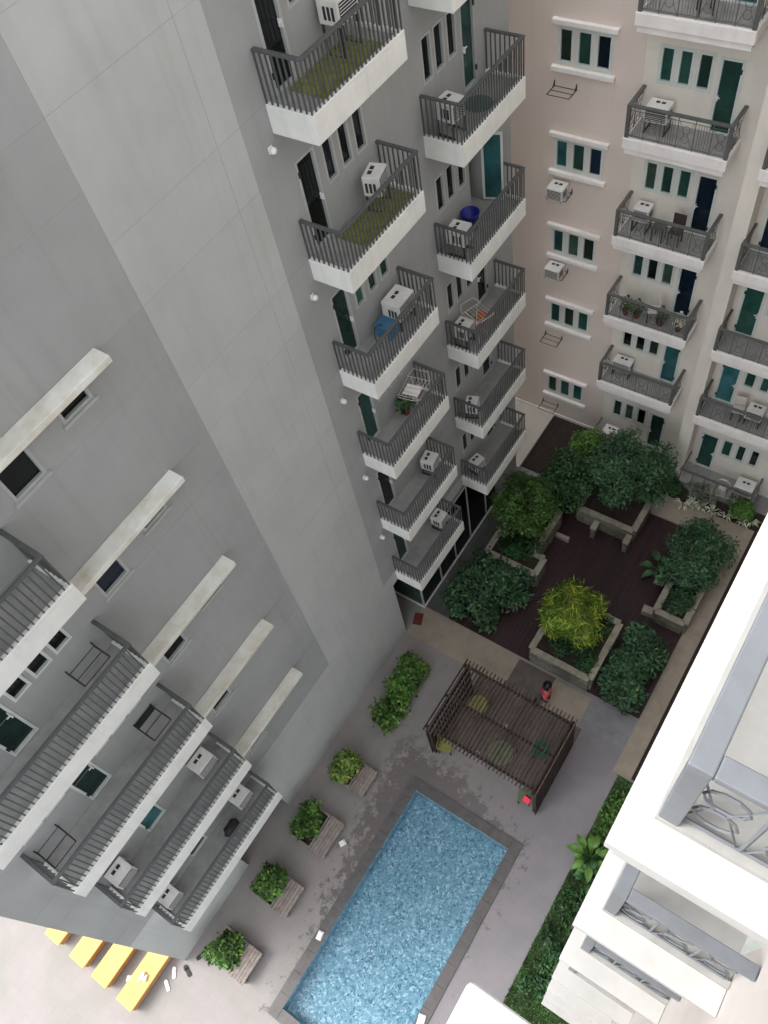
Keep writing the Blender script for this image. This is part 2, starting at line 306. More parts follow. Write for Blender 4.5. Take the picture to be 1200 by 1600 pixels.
# facade coordinates: u along the wall, v up, d into the building
class Facade:
    def __init__(s, root, fn): s.root = root; s.P = fn
    def box(s, mb, u0, u1, v0, v1, d0, d1):
        a = s.P(u0, v0, d0); b = s.P(u1, v1, d1); return mb.box(a[0], b[0], a[1], b[1], a[2], b[2])
    def sheet(s, name, material, u0, u1, v0, v1, holes=(), reveal=.14, lip=.006):
        us = sorted({u0, u1, *[min(max(h[i], u0), u1) for h in holes for i in (0, 1)]}); vs = sorted({v0, v1, *[min(max(h[i], v0), v1) for h in holes for i in (2, 3)]})
        mb = MB(); P = s.P
        inh = lambda u, v: any(h[0] < u < h[1] and h[2] < v < h[3] for h in holes)
        for a, b in zip(us, us[1:]):
            for c, d in zip(vs, vs[1:]):
                if b - a > 1e-6 and d - c > 1e-6 and not inh((a + b) / 2, (c + d) / 2): mb.quad(P(a, c, 0), P(b, c, 0), P(b, d, 0), P(a, d, 0))
        for h in holes:
            a, b, c, d = max(h[0], u0), min(h[1], u1), max(h[2], v0), min(h[3], v1)
            if a >= b or c >= d: continue
            r = h[4] if len(h) > 4 else reveal
            if h[0] > u0: mb.quad(P(a, c, 0), P(a, d, 0), P(a, d, r), P(a, c, r))
            if h[1] < u1: mb.quad(P(b, c, 0), P(b, d, 0), P(b, d, r), P(b, c, r))
            if h[2] > v0: mb.quad(P(a, c, 0), P(b, c, 0), P(b, c, r), P(a, c, r))
            if h[3] < v1: mb.quad(P(a, d, 0), P(b, d, 0), P(b, d, r), P(a, d, r))
        for (a, b, c, d) in ((u0, u1, v0, v0), (u0, u1, v1, v1), (u0, u0, v0, v1), (u1, u1, v0, v1)):
            mb.quad(P(a, c, 0), P(b, d, 0), P(b, d, lip), P(a, c, lip))
        return obj(name, mb, material, s.root)
    def window(s, u0, u1, v0, v1, pane, frame='frame', fw=.045, name='window', tilt=0, handle=False, sill=False, rail=None):
        """frame round a glass pane; u0..v1 is the glass"""
        mb = MB(); B = lambda *a: s.box(mb, *a)
        B(u0 - fw, u0, v0 - fw, v1 + fw, -.012, .09); B(u1, u1 + fw, v0 - fw, v1 + fw, -.012, .09)
        B(u0, u1, v1, v1 + fw, -.010, .088); B(u0, u1, v0 - fw, v0, -.010, .088)
        f = obj(name, mb, frame, s.root)
        pb = MB(); s.box(pb, u0 + .002, u1 - .002, v0 + .002, v1 - .002, .045, .055); obj('pane', pb, pane, f)
        if rail is not None:
            rb = MB(); s.box(rb, u0 + .003, u1 - .003, rail - .025, rail + .025, .03, .044); obj('mid_rail', rb, frame, f)
        if handle:
            hb = MB(); hu = u0 + .02 if handle > 0 else u1 - .02
            s.box(hb, hu - .012, hu + .012, (v0 + v1) / 2 - .1, (v0 + v1) / 2 + .02, -.05, .03); s.box(hb, hu - .012, hu + .07 * handle, (v0 + v1) / 2 - .01, (v0 + v1) / 2 + .015, -.06, -.045); obj('handle', hb, 'plastic_w', f)
        if handle and name == 'door':
            he = u1 + .012 if handle > 0 else u0 - .012
            for hv in (v0 + .25, v1 - .2):
                nb_ = MB(); s.box(nb_, he - .022, he + .022, hv - .05, hv + .05, -.035, -.013); obj('hinge', nb_, 'black', f)
        if sill:
            sb = MB(); s.box(sb, u0 - fw - .05, u1 + fw + .05, v0 - fw - .06, v0 - fw - .003, -.05, .02); obj('sill', sb, frame, f)
        return f

K = [3.93 + 2.97 * i for i in range(8)]

# ================================================================== SETTING: ground sheets
struct('ground', MB().box(-140, 140, -140, 140, -1.6, -1.2), 'graypath')
gp = MB()      # poolside paving with a hole for the pool basin
px0, px1, py0, py1 = -3.27, 4.19, 2.35, 6.16
for a in ((-60, px0, -60, 60), (px1, 60, -60, 60), (px0, px1, -60, py0), (px0, px1, py1, 60)): gp.quad((a[0], a[2], 0), (a[1], a[2], 0), (a[1], a[3], 0), (a[0], a[3], 0))
struct('pavement', gp, 'paving')
def sheet(name, material, x0, x1, y0, y1, z): return struct(name, MB().box(x0, x1, y0, y1, -.05, z), material)
sheet('path', 'tan', 8.12, 9.28, 5.19, 8.93, .006)
sheet('path', 'brownpath', 8.12, 9.2, 3.88, 5.187, .005)
sheet('path', 'tan', 8.1, 9.14, 2.62, 3.877, .006)
sheet('path', 'graypath', 8.2, 9.2, 1.14, 2.617, .005)
sheet('path', 'tan', 7.42, 17.3, .56, 1.12, .009)
sheet('path', 'tan', 16.35, 17.25, 1.123, 3.6, .008)
sheet('path', 'brownpath', 5.75, 8.117, 2.45, 6.05, .004)  # brown sheet under the pergola, slat shading put into its dark colour
sheet('service_path', 'darkpath', 9.283, 15.8, 8.0, 8.87, .007)
sheet('side_walk', 'pale', 15.87, 18.7, 8.85, 15, .10)
sheet('soil_bed', 'soil', 16.0, 18.7, 4.9, 8.83, .03)
sheet('soil_bed', 'soil', 17.26, 18.0, .3, 4.0, .03)
sheet('soil_bed', 'soil', 7.5, 17.25, -.9, .557, .012)
sheet('lawn_base', 'grassbase', -1.5, 7.415, -.9, .93, .01)

# deck of dark timber boards
dk = MB().box(9.283, 16.3, 1.123, 7.99, -.04, .004); deck = struct('deck', dk, 'soil')
board = unit_cube('board', 'deck', .0)
y = 1.19
while y < 7.95:
    x = 9.29 - random.random() * .0
    x1 = 16.28
    cut = random.uniform(11.5, 14.5)
    for a, b in ((x, cut - .004), (cut + .004, x1)):
        piece('board', board, deck, ((a + b) / 2, y, .017 + random.uniform(-.0015, .0015)), (b - a, .132, .022))
    y += .142

# ================================================================== SWIMMING POOL
pool = thing('swimming_pool', 'long rectangular pool with rippling light blue water and dark coping', 'pool', (0.46, 4.25, 0))
def rel(mb, root):     # world coordinates -> coordinates of an unrotated root
    l = root.location; mb.v = [(p[0] - l.x, p[1] - l.y, p[2] - l.z) for p in mb.v]; return mb
bs = MB(); X0, X1, Y0, Y1 = -2.95, 3.87, 2.67, 5.84; zb = -.5
bs.quad((X0, Y0, zb), (X1, Y0, zb), (X1, Y1, zb), (X0, Y1, zb))
for a, b in (((X0, Y0), (X1, Y0)), ((X1, Y0), (X1, Y1)), ((X1, Y1), (X0, Y1)), ((X0, Y1), (X0, Y0))): bs.quad((*a, zb), (*b, zb), (*b, .02), (*a, .02))
obj('basin', rel(bs, pool), 'mosaic_baked_ripple', pool)
wt = MB().quad((X0, Y0, -.06), (X1, Y0, -.06), (X1, Y1, -.06), (X0, Y1, -.06)); obj('water', rel(wt, pool), 'water', pool)
cop = unit_cube('coping_stone', 'coping', .01)
def coping_run(a, b, fixed, along_x, w=.315):
    n = max(1, round((b - a) / .6)); L = (b - a) / n
    for i in range(n):
        c = a + (i + .5) * L; p = (c, fixed, .012) if along_x else (fixed, c, .012)
        piece('coping_stone', cop, pool, (p[0] - pool.location.x, p[1] - pool.location.y, p[2]), (L - .008, w, .05) if along_x else (w, L - .008, .05))
coping_run(X0 - .32, X1 + .32, Y1 + .16, True); coping_run(X0 - .32, X1 + .32, Y0 - .16, True)
coping_run(Y0, Y1, X1 + .16, False); coping_run(Y0, Y1, X0 - .16, False)

# ================================================================== GRAY TOWER
YW = 8.96
tower = thing('apartment_tower', 'tall gray apartment tower with white balcony slabs beside the pool', 'building', (0, 0, 0))
F = Facade(tower, lambda u, v, d: (u, YW + d, v))
A_W = [(9.41, 9.65), (9.87, 10.11), (10.31, 10.56)]; A_D = (8.72, 9.15)
B_W = [(12.6, 12.86), (13.03, 13.30), (13.49, 13.75)]; B_D = (13.99, 14.43)
C_W = [(-.39, -.11), (.08, .37), (.56, .83), (-1.71, -1.32), (-2.29, -1.91)]; C_D = (-1.08, -.62)
L_W = [(2.99, 3.48, 1.38), (1.76, 2.27, 1.0)]
fw = .05
holes = []
pane_cycle = ['pane', 'pane', 'pane_g', 'pane', 'pane_g', 'pane', 'pane_b']
def win(u0, u1, v0, v1, pane, **k): holes.append((u0 - fw, u1 + fw, v0 - fw, v1 + fw)); F.window(u0, u1, v0, v1, pane, fw=fw, **k)
A_P = {5: 'pane', 4: 'pane', 3: 'pane_g', 2: 'pane_g', 1: 'pane', 0: 'pane_g', 6: 'pane'}
for i in range(7):
    k = K[i]
    for a, b in A_W: win(a, b, k + .95, k + 1.76, A_P[i] if i != 2 else 'pane', frame='gframe')
    win(*A_D, k + .02, k + 1.74, A_P[i], frame='gframe', name='door', handle=-1)
    for j, (a, b) in enumerate(B_W): win(a, b, k + .95, k + 1.76, 'pane', frame='gframe')
    if i == 3:      # door standing open on the blue-tub balcony
        holes.append((B_D[0] - fw, B_D[1] + fw, k - .03, k + 1.79, .6))
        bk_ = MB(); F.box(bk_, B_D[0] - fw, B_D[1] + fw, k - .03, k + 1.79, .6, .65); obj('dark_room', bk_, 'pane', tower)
        lf = MB(); lf.box(-.03, .0, -.50, 0, 0, 1.74); dl = obj('door', lf, 'frame', tower); dl.location = (B_D[1] + .05, YW - .01, k + .02); dl.rotation_euler = (0, 0, R(-8)) if False else (0, 0, R(20))
        pn = MB(); pn.box(-.034, .004, -.45, -.06, .06, 1.68); obj('pane', pn, 'pane_t', dl)
    else: win(*B_D, k + .02, k + 1.74, 'pane' if i != 4 else 'pane_g', frame='gframe', name='door', handle=1)
    if i < 6:
        for a, b in C_W: win(a, b, k + 1.0, k + 1.76, 'pane', frame='frame')
        win(*C_D, k + .04, k + 1.74, 'pane_g' if i != 1 else 'pane_t', frame='frame', name='door', handle=-1)
    for a, b, h in L_W: win(a, b, k + h, k + 1.82, 'pane' if h > 1.1 else ('pane_b' if i == 3 else 'pane'), frame='gframe', sill=True)
TOP = 30.5
g = .0035
def panels(material, u0, u1, zs, name='wall_panel'):
    for a, b in zip(zs, zs[1:]):
        hh = [h for h in holes if h[1] > u0 and h[0] < u1 and h[3] > a and h[2] < b]
        F.sheet(name, material, u0 + g * 0, u1 - g * 0, a + g, b - g, hh, reveal=.13)
XL, XR, XE = -3.6, 15.86, 8.17
zl = [3.93]; zd = [3.93]; zr = [3.93]
for i in range(7):
    zl += [K[i] + 1.85, K[i] + 2.97]; zd += [K[i] + .85, K[i] + 1.85]; zr += [K[i] + 2.97]
zl += [TOP]; zd += [TOP]; zr += [TOP]
panels('gray_dark', XL, 4.94, zd)
panels('gray_light', 4.942, 7.25 - g, zl); panels('gray_light', 7.25 + g, 7.778, zl)
panels('gray_dark', 7.78, XR, zr)
F.sheet('base_wall', 'gray_light', XL, XE, -.02, 3.93 - g, [(-.6, 1.45, -.01, 2.95, 1.6)])
F.sheet('fascia_wall', 'gray_light', XE + .002, XR, 3.35, 3.93 - g)
F.sheet('pier_wall', 'gray_dark', 14.25, XR, -.02, 3.35 - .002)
cr = MB()
for zs_, u0, u1 in ((zd, XL + .02, 4.935), (zl, 4.945, 7.77), (zr, 7.785, XR - .02)):
    for z in zs_[1:-1] + [3.93]:
        cuts = sorted([(h[0], h[1]) for h in holes if h[2] < z + .03 and h[3] > z - .03 and h[1] > u0 and h[0] < u1]); p_ = u0
        for a, b in cuts + [(u1, u1)]:
            if a > p_: cr.box(p_, a, YW + .0035, YW + .03, z - .03, z + .03)
            p_ = max(p_, b)
cr.box(7.2, 7.3, YW + .0042, YW + .03, 3.9, TOP)
obj('joint_backing', cr, 'joint', tower)
sh = MB(); Yb = 22.0
sh.quad((XL, YW, -.02), (XL, Yb, -.02), (XL, Yb, TOP), (XL, YW, TOP)); sh.quad((XR, YW, -.02), (XR, Yb, -.02), (XR, Yb, TOP), (XR, YW, TOP))
sh.quad((XL, YW, TOP), (XR, YW, TOP), (XR, Yb, TOP), (XL, Yb, TOP)); sh.quad((XL, Yb, 0), (XR, Yb, 0), (XR, Yb, TOP), (XL, Yb, TOP))
obj('side_wall', sh, 'gray_light', tower)
rc = MB(); rc.quad((XE, 10.7, 0), (XR, 10.7, 0), (XR, 10.7, 3.36), (XE, 10.7, 3.36)); rc.quad((XE, YW, 3.36), (XR, YW, 3.36), (XR, 10.7, 3.36), (XE, 10.7, 3.36)); rc.quad((XE, YW, 0), (XE, 10.7, 0), (XE, 10.7, 3.36), (XE, YW, 3.36))
rc.quad((-.6, 10.5, 0), (1.45, 10.5, 0), (1.45, 10.5, 2.95), (-.6, 10.5, 2.95))
obj('entrance_recess', rc, 'gray_dark', tower)
# ground-floor glazing under the balconies
gz_ = MB(); gz_.box(9.2, 14.25, 8.87, 8.95, .0, .09); gz_.box(9.2, 9.28, 8.95, 10.69, 0, .09); obj('glazing_sill', gz_, 'trim', tower)
mx_ = [9.25, 10.42, 11.4, 12.4, 13.5, 14.22]
for a, b in zip(mx_, mx_[1:]):
    mu = MB(); mu.box(a - .025, a + .025, 8.88, 8.93, .09, 3.345); mu.box(a + .025, b - .026, 8.885, 8.925, 3.28, 3.345); f = obj('glazing_frame', mu, 'gframe', tower)
    pn = MB(); pn.box(a + .027, b - .027, 8.9, 8.91, .092, 3.278); obj('pane', pn, 'pane', f)
pn = MB(); pn.box(9.235, 9.245, 8.96, 10.68, .092, 3.34); obj('pane', pn, 'pane_c', tower)

# balconies of the tower
UB = unit_cube('baluster', 'rail', 0)
single = {('A', 5), ('A', 4), ('C', 3), ('C', 2), ('B', 4), ('A', 3)}
def balcony(stack, i, x0, x1):
    k = K[i]; yo = 8.04; sl = MB()
    sl.box(x0, x1, yo, YW - .002, k - .48, k - .062)
    sl.box(x0, x1, yo, yo + .09, k - .062, k); sl.box(x0, x0 + .09, yo + .09, YW - .002, k - .062, k); sl.box(x1 - .09, x1, yo + .09, YW - .002, k - .062, k)
    b = obj('balcony', sl, 'white_slab', tower, bevel=.008)
    fl = MB().box(x0 + .092, x1 - .092, yo + .092, YW - .004, k - .06, k - .05); obj('floor', fl, 'floor', b)
    hr = MB(); t = k + .84
    hr.box(x0 + .005, x1 - .005, yo + .005, yo + .085, t - .045, t); hr.box(x0 + .005, x0 + .085, yo + .085, YW - .003, t - .045, t - .001); hr.box(x1 - .085, x1 - .005, yo + .085, YW - .003, t - .045, t - .001)
    obj('handrail', hr, 'rail', b, bevel=.012)
    pos = []
    n = round((x1 - x0 - .06) / .102)
    for j in range(n + 1): pos.append((x0 + .03 + j * (x1 - x0 - .06) / n, yo + .03))
    m = 8
    for j in range(1, m + 1):
        yy = yo + .03 + j * (YW - yo - .04) / m
        pos += [(x0 + .03, yy - .01), (x1 - .03, yy - .01)]
    h = .80
    if (stack, i) in single:
        for p in pos: piece('baluster', UB, b, (p[0], p[1], k - .01 + h / 2), (.024, .024, h + .02))
    else:
        mb = MB()
        for p in pos: mb.box(p[0] - .012, p[0] + .012, p[1] - .012, p[1] + .012, k - .02, k + h)
        o = obj('balusters', mb, 'rail', b); o['kind'] = 'stuff'
    return b
for i in range(7): balcony('A', i, 8.40, 10.90)
for i in range(7): balcony('B', i, 12.34, 14.90)
for i in range(6): balcony('C', i, -2.55, 1.33)
for i in range(7):
    z = K[i] + 1.96; lg = MB().box(1.2, 3.94, 8.63, YW - .002, z - .13, z); obj('sunshade_ledge', lg, 'ledge', tower, bevel=.012)

# wall lamps beside the door stack
lamps = ['highest', 'second highest', 'middle', 'second lowest', 'lowest']
for i, z in enumerate((18.12, 15.05, 12.03, 9.09, 6.2)):
    t = thing('wall_lamp', f'small white bulkhead lamp on the gray tower, {lamps[i]} of the five', 'lamp', (8.24, YW, z), 0, 'bulkhead lamps on the gray tower')
    obj('base', MB().box(-.05, .05, -.03, 0, -.06, .06), 'plastic_w', t, bevel=.01)
    sp = MB(); sp.lathe([(.02, -.06), (.052, -.035), (.06, 0), (.052, .035), (.02, .06)], 10, (0, -.075, 0)); obj('shade', sp, 'plastic_w', t, smooth=True)

# ================================================================== PINK BUILDING
XP = 18.75
pinkb = thing('apartment_building', 'pink and cream apartment building with ornate balconies at the courtyard end', 'building', (0, 0, 0))
G = Facade(pinkb, lambda u, v, d: (XP + d, u, v))
ph = []
KP = [.35] + K[:6]
PW = [(8.86, 9.15), (8.35, 8.66), (7.85, 8.16)]
LW = [(6.30, 6.55), (5.86, 6.11), (5.40, 5.66)]; LD = (4.72, 5.15)
RWn = [(2.33, 2.59), (1.89, 2.11), (1.44, 1.65)]; RD = (2.82, 3.30)
ldp = ['pane_g', 'pane_t', 'pane_b', 'pane_b', 'pane_g', 'pane_t', 'pane_g']; rdp = ['pane_g', 'pane_t', 'pane_g', 'pane_b', 'pane_b', 'pane_g', 'pane_g']
def surround(u0, u1, v0, v1):
    mb = MB(); G.box(mb, u0, u1, v0, v1, -.02, .0); return mb
for i, k in enumerate(KP):
    sp_ = random.Random(i + 3)
    vb, vt = (k + 1.03, k + 1.80)
    for a, b in PW:
        ph.append((a - .01, b + .01, vb - .01, vt + .01)); G.window(a, b, vb, vt, sp_.choice(['pane_g', 'pane_g', 'pane_c', 'pane_b', 'pane_t']), fw=.075)
    # head and sill mouldings
    hd = MB(); G.box(hd, 7.64, 9.35, vt + .15, vt + .27, -.13, -.002); G.box(hd, 7.70, 9.29, vt + .10, vt + .148, -.08, -.002); obj('window_head', hd, 'trim', pinkb, bevel=.012)
    sl = MB(); G.box(sl, 7.64, 9.35, vb - .24, vb - .11, -.13, -.002); obj('window_sill', sl, 'trim', pinkb, bevel=.015)
    for (ws, dr, dp, hand) in ((LW, LD, ldp[i], 1), (RWn, RD, rdp[i], -1)):
        for a, b in ws:
            ph.append((a - .01, b + .01, vb - .01, vt + .01)); G.window(a, b, vb, vt, sp_.choice(['pane_g', 'pane_c', 'pane_c', 'pane']), fw=.085)
        ph.append((dr[0] - .01, dr[1] + .01, k + .02, k + 1.78)); G.window(dr[0], dr[1], k + .04, k + 1.77, dp, fw=.075, name='door', handle=-hand)
PT = 29.0
zz = [-.02] + [k - .2 for k in K[:6]] + [PT]
for a, b in zip(zz, zz[1:]):
    for (u0, u1, mt) in ((6.985, 22, 'pink'), (3.95, 6.98, 'cream'), (-6, 3.55, 'cream')):
        G.sheet('wall', mt, u0, u1, a, b, [h for h in ph if h[1] > u0 and h[0] < u1 and h[3] > a and h[2] < b], reveal=.12)
pl = MB().box(18.05, XP + .1, 3.552, 3.948, -.02, PT); obj('pilaster', pl, 'cream', pinkb)
pr = MB(); pr.quad((XP, -6, PT), (XP, 22, PT), (30, 22, PT), (30, -6, PT)); pr.quad((XP, 22, 0), (30, 22, 0), (30, 22, PT), (XP, 22, PT)); pr.quad((30, -6, 0), (30, 22, 0), (30, 22, PT), (30, -6, PT)); obj('roof', pr, 'cream', pinkb)
bm_ = MB(); G.box(bm_, 7.0, 22, -.01, .16, -.04, -.002); obj('skirting', bm_, 'trim', pinkb, bevel=.01)

def ornate(root, x0, x1, y0, y1, k, material, openside, dense=False, n_long=6, singles=True):
    """wrought railing round three sides of a balcony; openside 'x' = wall at high x, 'y' = wall at low y"""
    t = k + .85; pw = .045
    runs = [((x0, y0), (x0, y1)), ((x0, y0), (x1, y0)), ((x0, y1), (x1, y1))] if openside == 'x' else [((x0, y1), (x1, y1)), ((x0, y0), (x0, y1)), ((x1, y0), (x1, y1))]
    corners = {runs[0][0], runs[0][1]}
    for c in corners: obj('post', MB().box(c[0] - pw, c[0] + pw, c[1] - pw, c[1] + pw, k - .002, t - .05), material, root, bevel=.006)
    hr = MB(); sc = MB()
    for q, (a, b) in enumerate(runs):
        e = .048
        lo = (min(a[0], b[0]) - e, min(a[1], b[1]) - e); hi = (max(a[0], b[0]) + e, max(a[1], b[1]) + e)
        if q:
            if openside == 'x': lo = (a[0] + e, lo[1]); hi = (b[0] - .003, hi[1])
            else: lo = (lo[0], a[1] + .003); hi = (hi[0], b[1] - e)
        hr.box(lo[0], hi[0], lo[1], hi[1], t - .05, t - (.001 if q else 0))
        L = math.dist(a, b); n = max(1, round(L / (.42 if openside == 'x' else .3))); d = ((b[0] - a[0]) / L, (b[1] - a[1]) / L)
        P = lambda s, z: (a[0] + d[0] * s, a[1] + d[1] * s, z)
        sc.tube([P(.04, k + .06), P(L - .04, k + .06)], .011, 4); sc.tube([P(.04, k + .70), P(L - .04, k + .70)], .009, 4)
        for j in range(1, n): obj('upright_bar', MB().tube([P(L * j / n, k), P(L * j / n, t - .045)], .011, 4), material, root)
        for j in range(n):
            c = L * (j + .5) / n; w = L / n
            if (j % 2 == 0) or q:
                for z, r in ((k + .26, .10), (k + .5, .10)):
                    sc.tube([P(c + r * .9 * math.cos(th), z + r * math.sin(th)) for th in np.linspace(0, 2 * math.pi, 10, endpoint=False)], 0.007 if openside == 'x' else .008, 4, closed=True)
                sc.tube([P(c - w * .42, k + .07), P(c - w * .1, k + .38), P(c - w * .42, k + .69)], .007, 4); sc.tube([P(c + w * .42, k + .07), P(c + w * .1, k + .38), P(c + w * .42, k + .69)], .007, 4)
            else:
                for s in (-.3, -.15, 0, .15, .3): sc.tube([P(c + s * w, k + .06), P(c + s * w, k + .70)], .006 if openside == 'x' else .007, 4)
    obj('handrail', hr, material, root, bevel=.008); obj('scrollwork', sc, material, root)

def pink_balcony(i, y0, y1):
    k = K[i]; x0 = 17.82; sl = MB()
    sl.box(x0, XP - .003, y0, y1, k - .28, k); sl.box(x0 + .05, XP - .003, y0 + .05, y1 - .05, k - .44, k - .28)
    b = obj('balcony', sl, 'trim', pinkb, bevel=.01)
    obj('floor', MB().box(x0 + .1, XP - .004, y0 + .1, y1 - .1, k + .001, k + .008), 'floor', b)
    ornate(b, x0 + .08, XP, y0 + .07, y1 - .07, k, 'pinkrail', 'x')
for i in range(6): pink_balcony(i, 4.36, 6.96)
for i in range(5): pink_balcony(i, 1.0, 3.60)
# ground-floor terraces with low rails
for y0, y1 in ((4.3, 7.0), (1.0, 3.6)):
    tr = MB().box(17.85, XP - .003, y0, y1, 0, .33); b = obj('terrace', tr, 'floor', pinkb, bevel=.01)
    rl = MB(); rl.box(17.87, 17.93, y0, y1, .90, .96)
    for q in np.linspace(y0 + .05, y1 - .05, 7): rl.box(17.885, 17.915, q - .012, q + .012, .33, .9)
    for yy in (y0 + .02, y1 - .08): rl.box(17.93, XP - .01, yy, yy + .06, .90, .96)
    obj('terrace_rail', rl, 'pinkrail', b)

# ================================================================== WHITE BUILDING (the photographer's side)
YV = -1.0
whiteb = thing('apartment_block', 'bright white apartment block with blue gray balcony rails at the right', 'building', (0, 0, 0))
H_ = Facade(whiteb, lambda u, v, d: (u, YV - d, v))
wh = []
def wwin(a, b, c, d, pane, **k): wh.append((a - .01, b + .01, c - .01, d + .01)); H_.window(a, b, c, d, pane, fw=.07, **k)
for i in range(8):
    k = K[i]
    wwin(1.35, 1.8, k + .04, k + 1.77, 'pane_g', name='door', handle=1); wwin(2.1, 2.36, k + 1.03, k + 1.8, 'pane'); wwin(2.55, 2.81, k + 1.03, k + 1.8, 'pane'); wwin(3.0, 3.26, k + 1.03, k + 1.8, 'pane')
    wwin(-.95, -.5, k + .04, k + 1.77, 'pane_b', name='door', handle=-1); wwin(-2.2, -1.94, k + 1.03, k + 1.8, 'pane')
zz = [-.02] + [k - .2 for k in K] + [30.0]
for a, b in zip(zz, zz[1:]): H_.sheet('wall', 'whitep', -3.0, XP - .05, a, b, [h for h in wh if h[3] > a and h[2] < b], reveal=.12)
ws = MB(); ws.quad((-3.0, YV, 0), (-3.0, -14, 0), (-3.0, -14, 30), (-3.0, YV, 30)); ws.quad((-3.0, YV, 30), (XP, YV, 30), (XP, -14, 30), (-3.0, -14, 30)); ws.quad((-3.0, -14, 0), (XP, -14, 0), (XP, -14, 30), (-3.0, -14, 30)); obj('roof', ws, 'white', whiteb)
def white_balcony(i, x0, x1, rail=True):
    k = K[i]; y1 = .067; sl = MB()
    sl.box(x0, x1, YV + .003, y1, k - .10, k); sl.box(x0 + .02, x1 - .02, YV + .003, y1 - .02, k - .14, k - .10); sl.box(x0 + .04, x1 - .04, YV + .003, y1 - .04, k - .34, k - .14); sl.box(x0 + .07, x1 - .07, YV + .003, y1 - .07, k - .44, k - .34)
    b = obj('balcony', sl, 'white', whiteb, bevel=.006)
    obj('floor', MB().box(x0 + .27, x1 - .27, YV + .005, y1 - .24, k + .001, k + .006), 'wbase', b)
    obj('rail_plinth', MB().box(x0 + .195, x1 - .195, y1 - .19, y1 - .135, k + .001, k + .05).box(x0 + .195, x0 + .25, YV + .004, y1 - .19, k + .001, k + .05).box(x1 - .25, x1 - .195, YV + .004, y1 - .19, k + .001, k + .05), 'wbase', b)
    ornate(b, x0 + .245, x1 - .245, YV + .004, y1 - .188, k, 'wrail', 'y')
for i in range(7): white_balcony(i, .83, 3.55)
for i in range(8): white_balcony(i, -2.7, .015)
t = thing('wall_lamp', 'small dark lamp on an arm over the grass strip by the white block', 'lamp', (2.0, YV, 9.0))
obj('arm', MB().tube([(0, 0, 0), (0, .95, .12), (0, 1.12, .08)], .014, 6), 'iron', t); obj('shade', MB().lathe([(.015, .02), (.05, -.02), (.06, -.1)], 10, (0, 1.12, .05)), 'iron', t)

# ================================================================== AIR CONDITIONERS AND BRACKETS
def ac(label, loc, rz, w=.52, d=.40, h=.38, grp='air conditioners', legs=.12, dirty=False):
    """box unit: its dark grille faces local -y"""
    t = thing('air_conditioner', label, 'air conditioner', loc, rz, grp)
    obj('casing', MB().box(-w / 2, w / 2, -d / 2, d / 2, legs, legs + h), 'ac', t, bevel=.015)
    gr = MB().box(-w / 2 + .04, w / 2 - .04, -d / 2 - .006, -d / 2 + .002, legs + .04, legs + h - .05); g_ = obj('grille', gr, 'acd', t)
    sl = MB()
    for q in np.linspace(legs + .07, legs + h - .08, 6): sl.box(-w / 2 + .045, w / 2 - .045, -d / 2 - .012, -d / 2 - .006, q - .006, q + .006)
    obj('louvre', sl, 'ac', g_)
    for x in (-.07, .07): obj('top_vent', MB().box(x - .05, x + .05, .02, .10, legs + h, legs + h + .004), 'acd', t)
    for x in (-w / 2 - .001, w / 2 + .001):
        for q in (0, .08, .16):
            obj('side_vent', MB().box(x - .004, x + .004, -d / 2 + .08 + q, -d / 2 + .13 + q, legs + .08, legs + .28), 'acd', t)
    for x in (-w / 2 + .03, w / 2 - .03): obj('foot', MB().box(x - .02, x + .02, -d / 2, d / 2, 0, .03).box(x - .015, x + .015, -d / 2 + .02, -d / 2 + .05, .028, legs).box(x - .015, x + .015, d / 2 - .05, d / 2 - .02, .028, legs), 'iron', t)
    return t
floors = {5: 'topmost', 4: 'second', 3: 'third', 2: 'fourth', 1: 'fifth', 0: 'lowest'}
fl_ = lambda i: K[i] - .05
ac('white air conditioner at the back of the topmost balcony in the left stack', (10.15, 8.68, fl_(5)), 0, legs=.5)
ac('white air conditioner with a big dark fan face on the second balcony down, left stack', (10.25, 8.62, fl_(4)), R(15), w=.46, d=.34, h=.4, legs=.35)
ac('large white air conditioner on a stand on the third balcony down, left stack', (10.25, 8.58, fl_(3)), 0, w=.60, d=.46, h=.44, legs=.28)
ac('pale air conditioner on the fifth balcony down of the left stack', (10.45, 8.6, fl_(1)), R(8), w=.4, legs=.25)
ac('pale air conditioner on the lowest balcony of the left stack', (10.45, 8.6, fl_(0)), 0, w=.4, legs=.25)
ac('white air conditioner at the corner of the balcony with the green mat', (12.72, 8.52, fl_(4)), R(-6), w=.42, d=.44, legs=.34)
ac('white air conditioner beside the blue tub on the balcony with the open door', (12.70, 8.53, fl_(3)), R(4), w=.42, d=.46, legs=.32)
ac('white air conditioner behind the wire rack on a right stack balcony', (12.68, 8.62, fl_(2)), 0, w=.42, d=.42, legs=.3)
ac('small air conditioner on the second lowest balcony of the right stack', (12.72, 8.58, fl_(1)), R(20), w=.36, d=.36, legs=.22)
ac('small air conditioner on the lowest balcony of the right stack', (12.80, 8.64, fl_(0)), R(-12), w=.40, d=.36, legs=.22)
ac('white air conditioner at the right end of the second lowest long balcony, lower left', (.70, 8.72, fl_(1) + .25), 0, w=.54, legs=.05)
ac('white air conditioner at the left end of the second lowest long balcony, lower left', (-2.08, 8.72, fl_(1) + .25), 0, w=.50, legs=.05)
ac('white air conditioner at the right end of the lowest long balcony, lower left', (.68, 8.70, fl_(0) + .2), 0, w=.50, legs=.05)
ac('white air conditioner at the left end of the lowest long balcony, lower left', (-2.14, 8.70, fl_(0) + .2), 0, w=.46, legs=.05)
PKR = R(-90)       # grille towards -x
ac('white air conditioner on the pink building balcony with the green door', (18.38, 6.33, K[3] + .01), PKR, w=.56, d=.42, legs=.30)
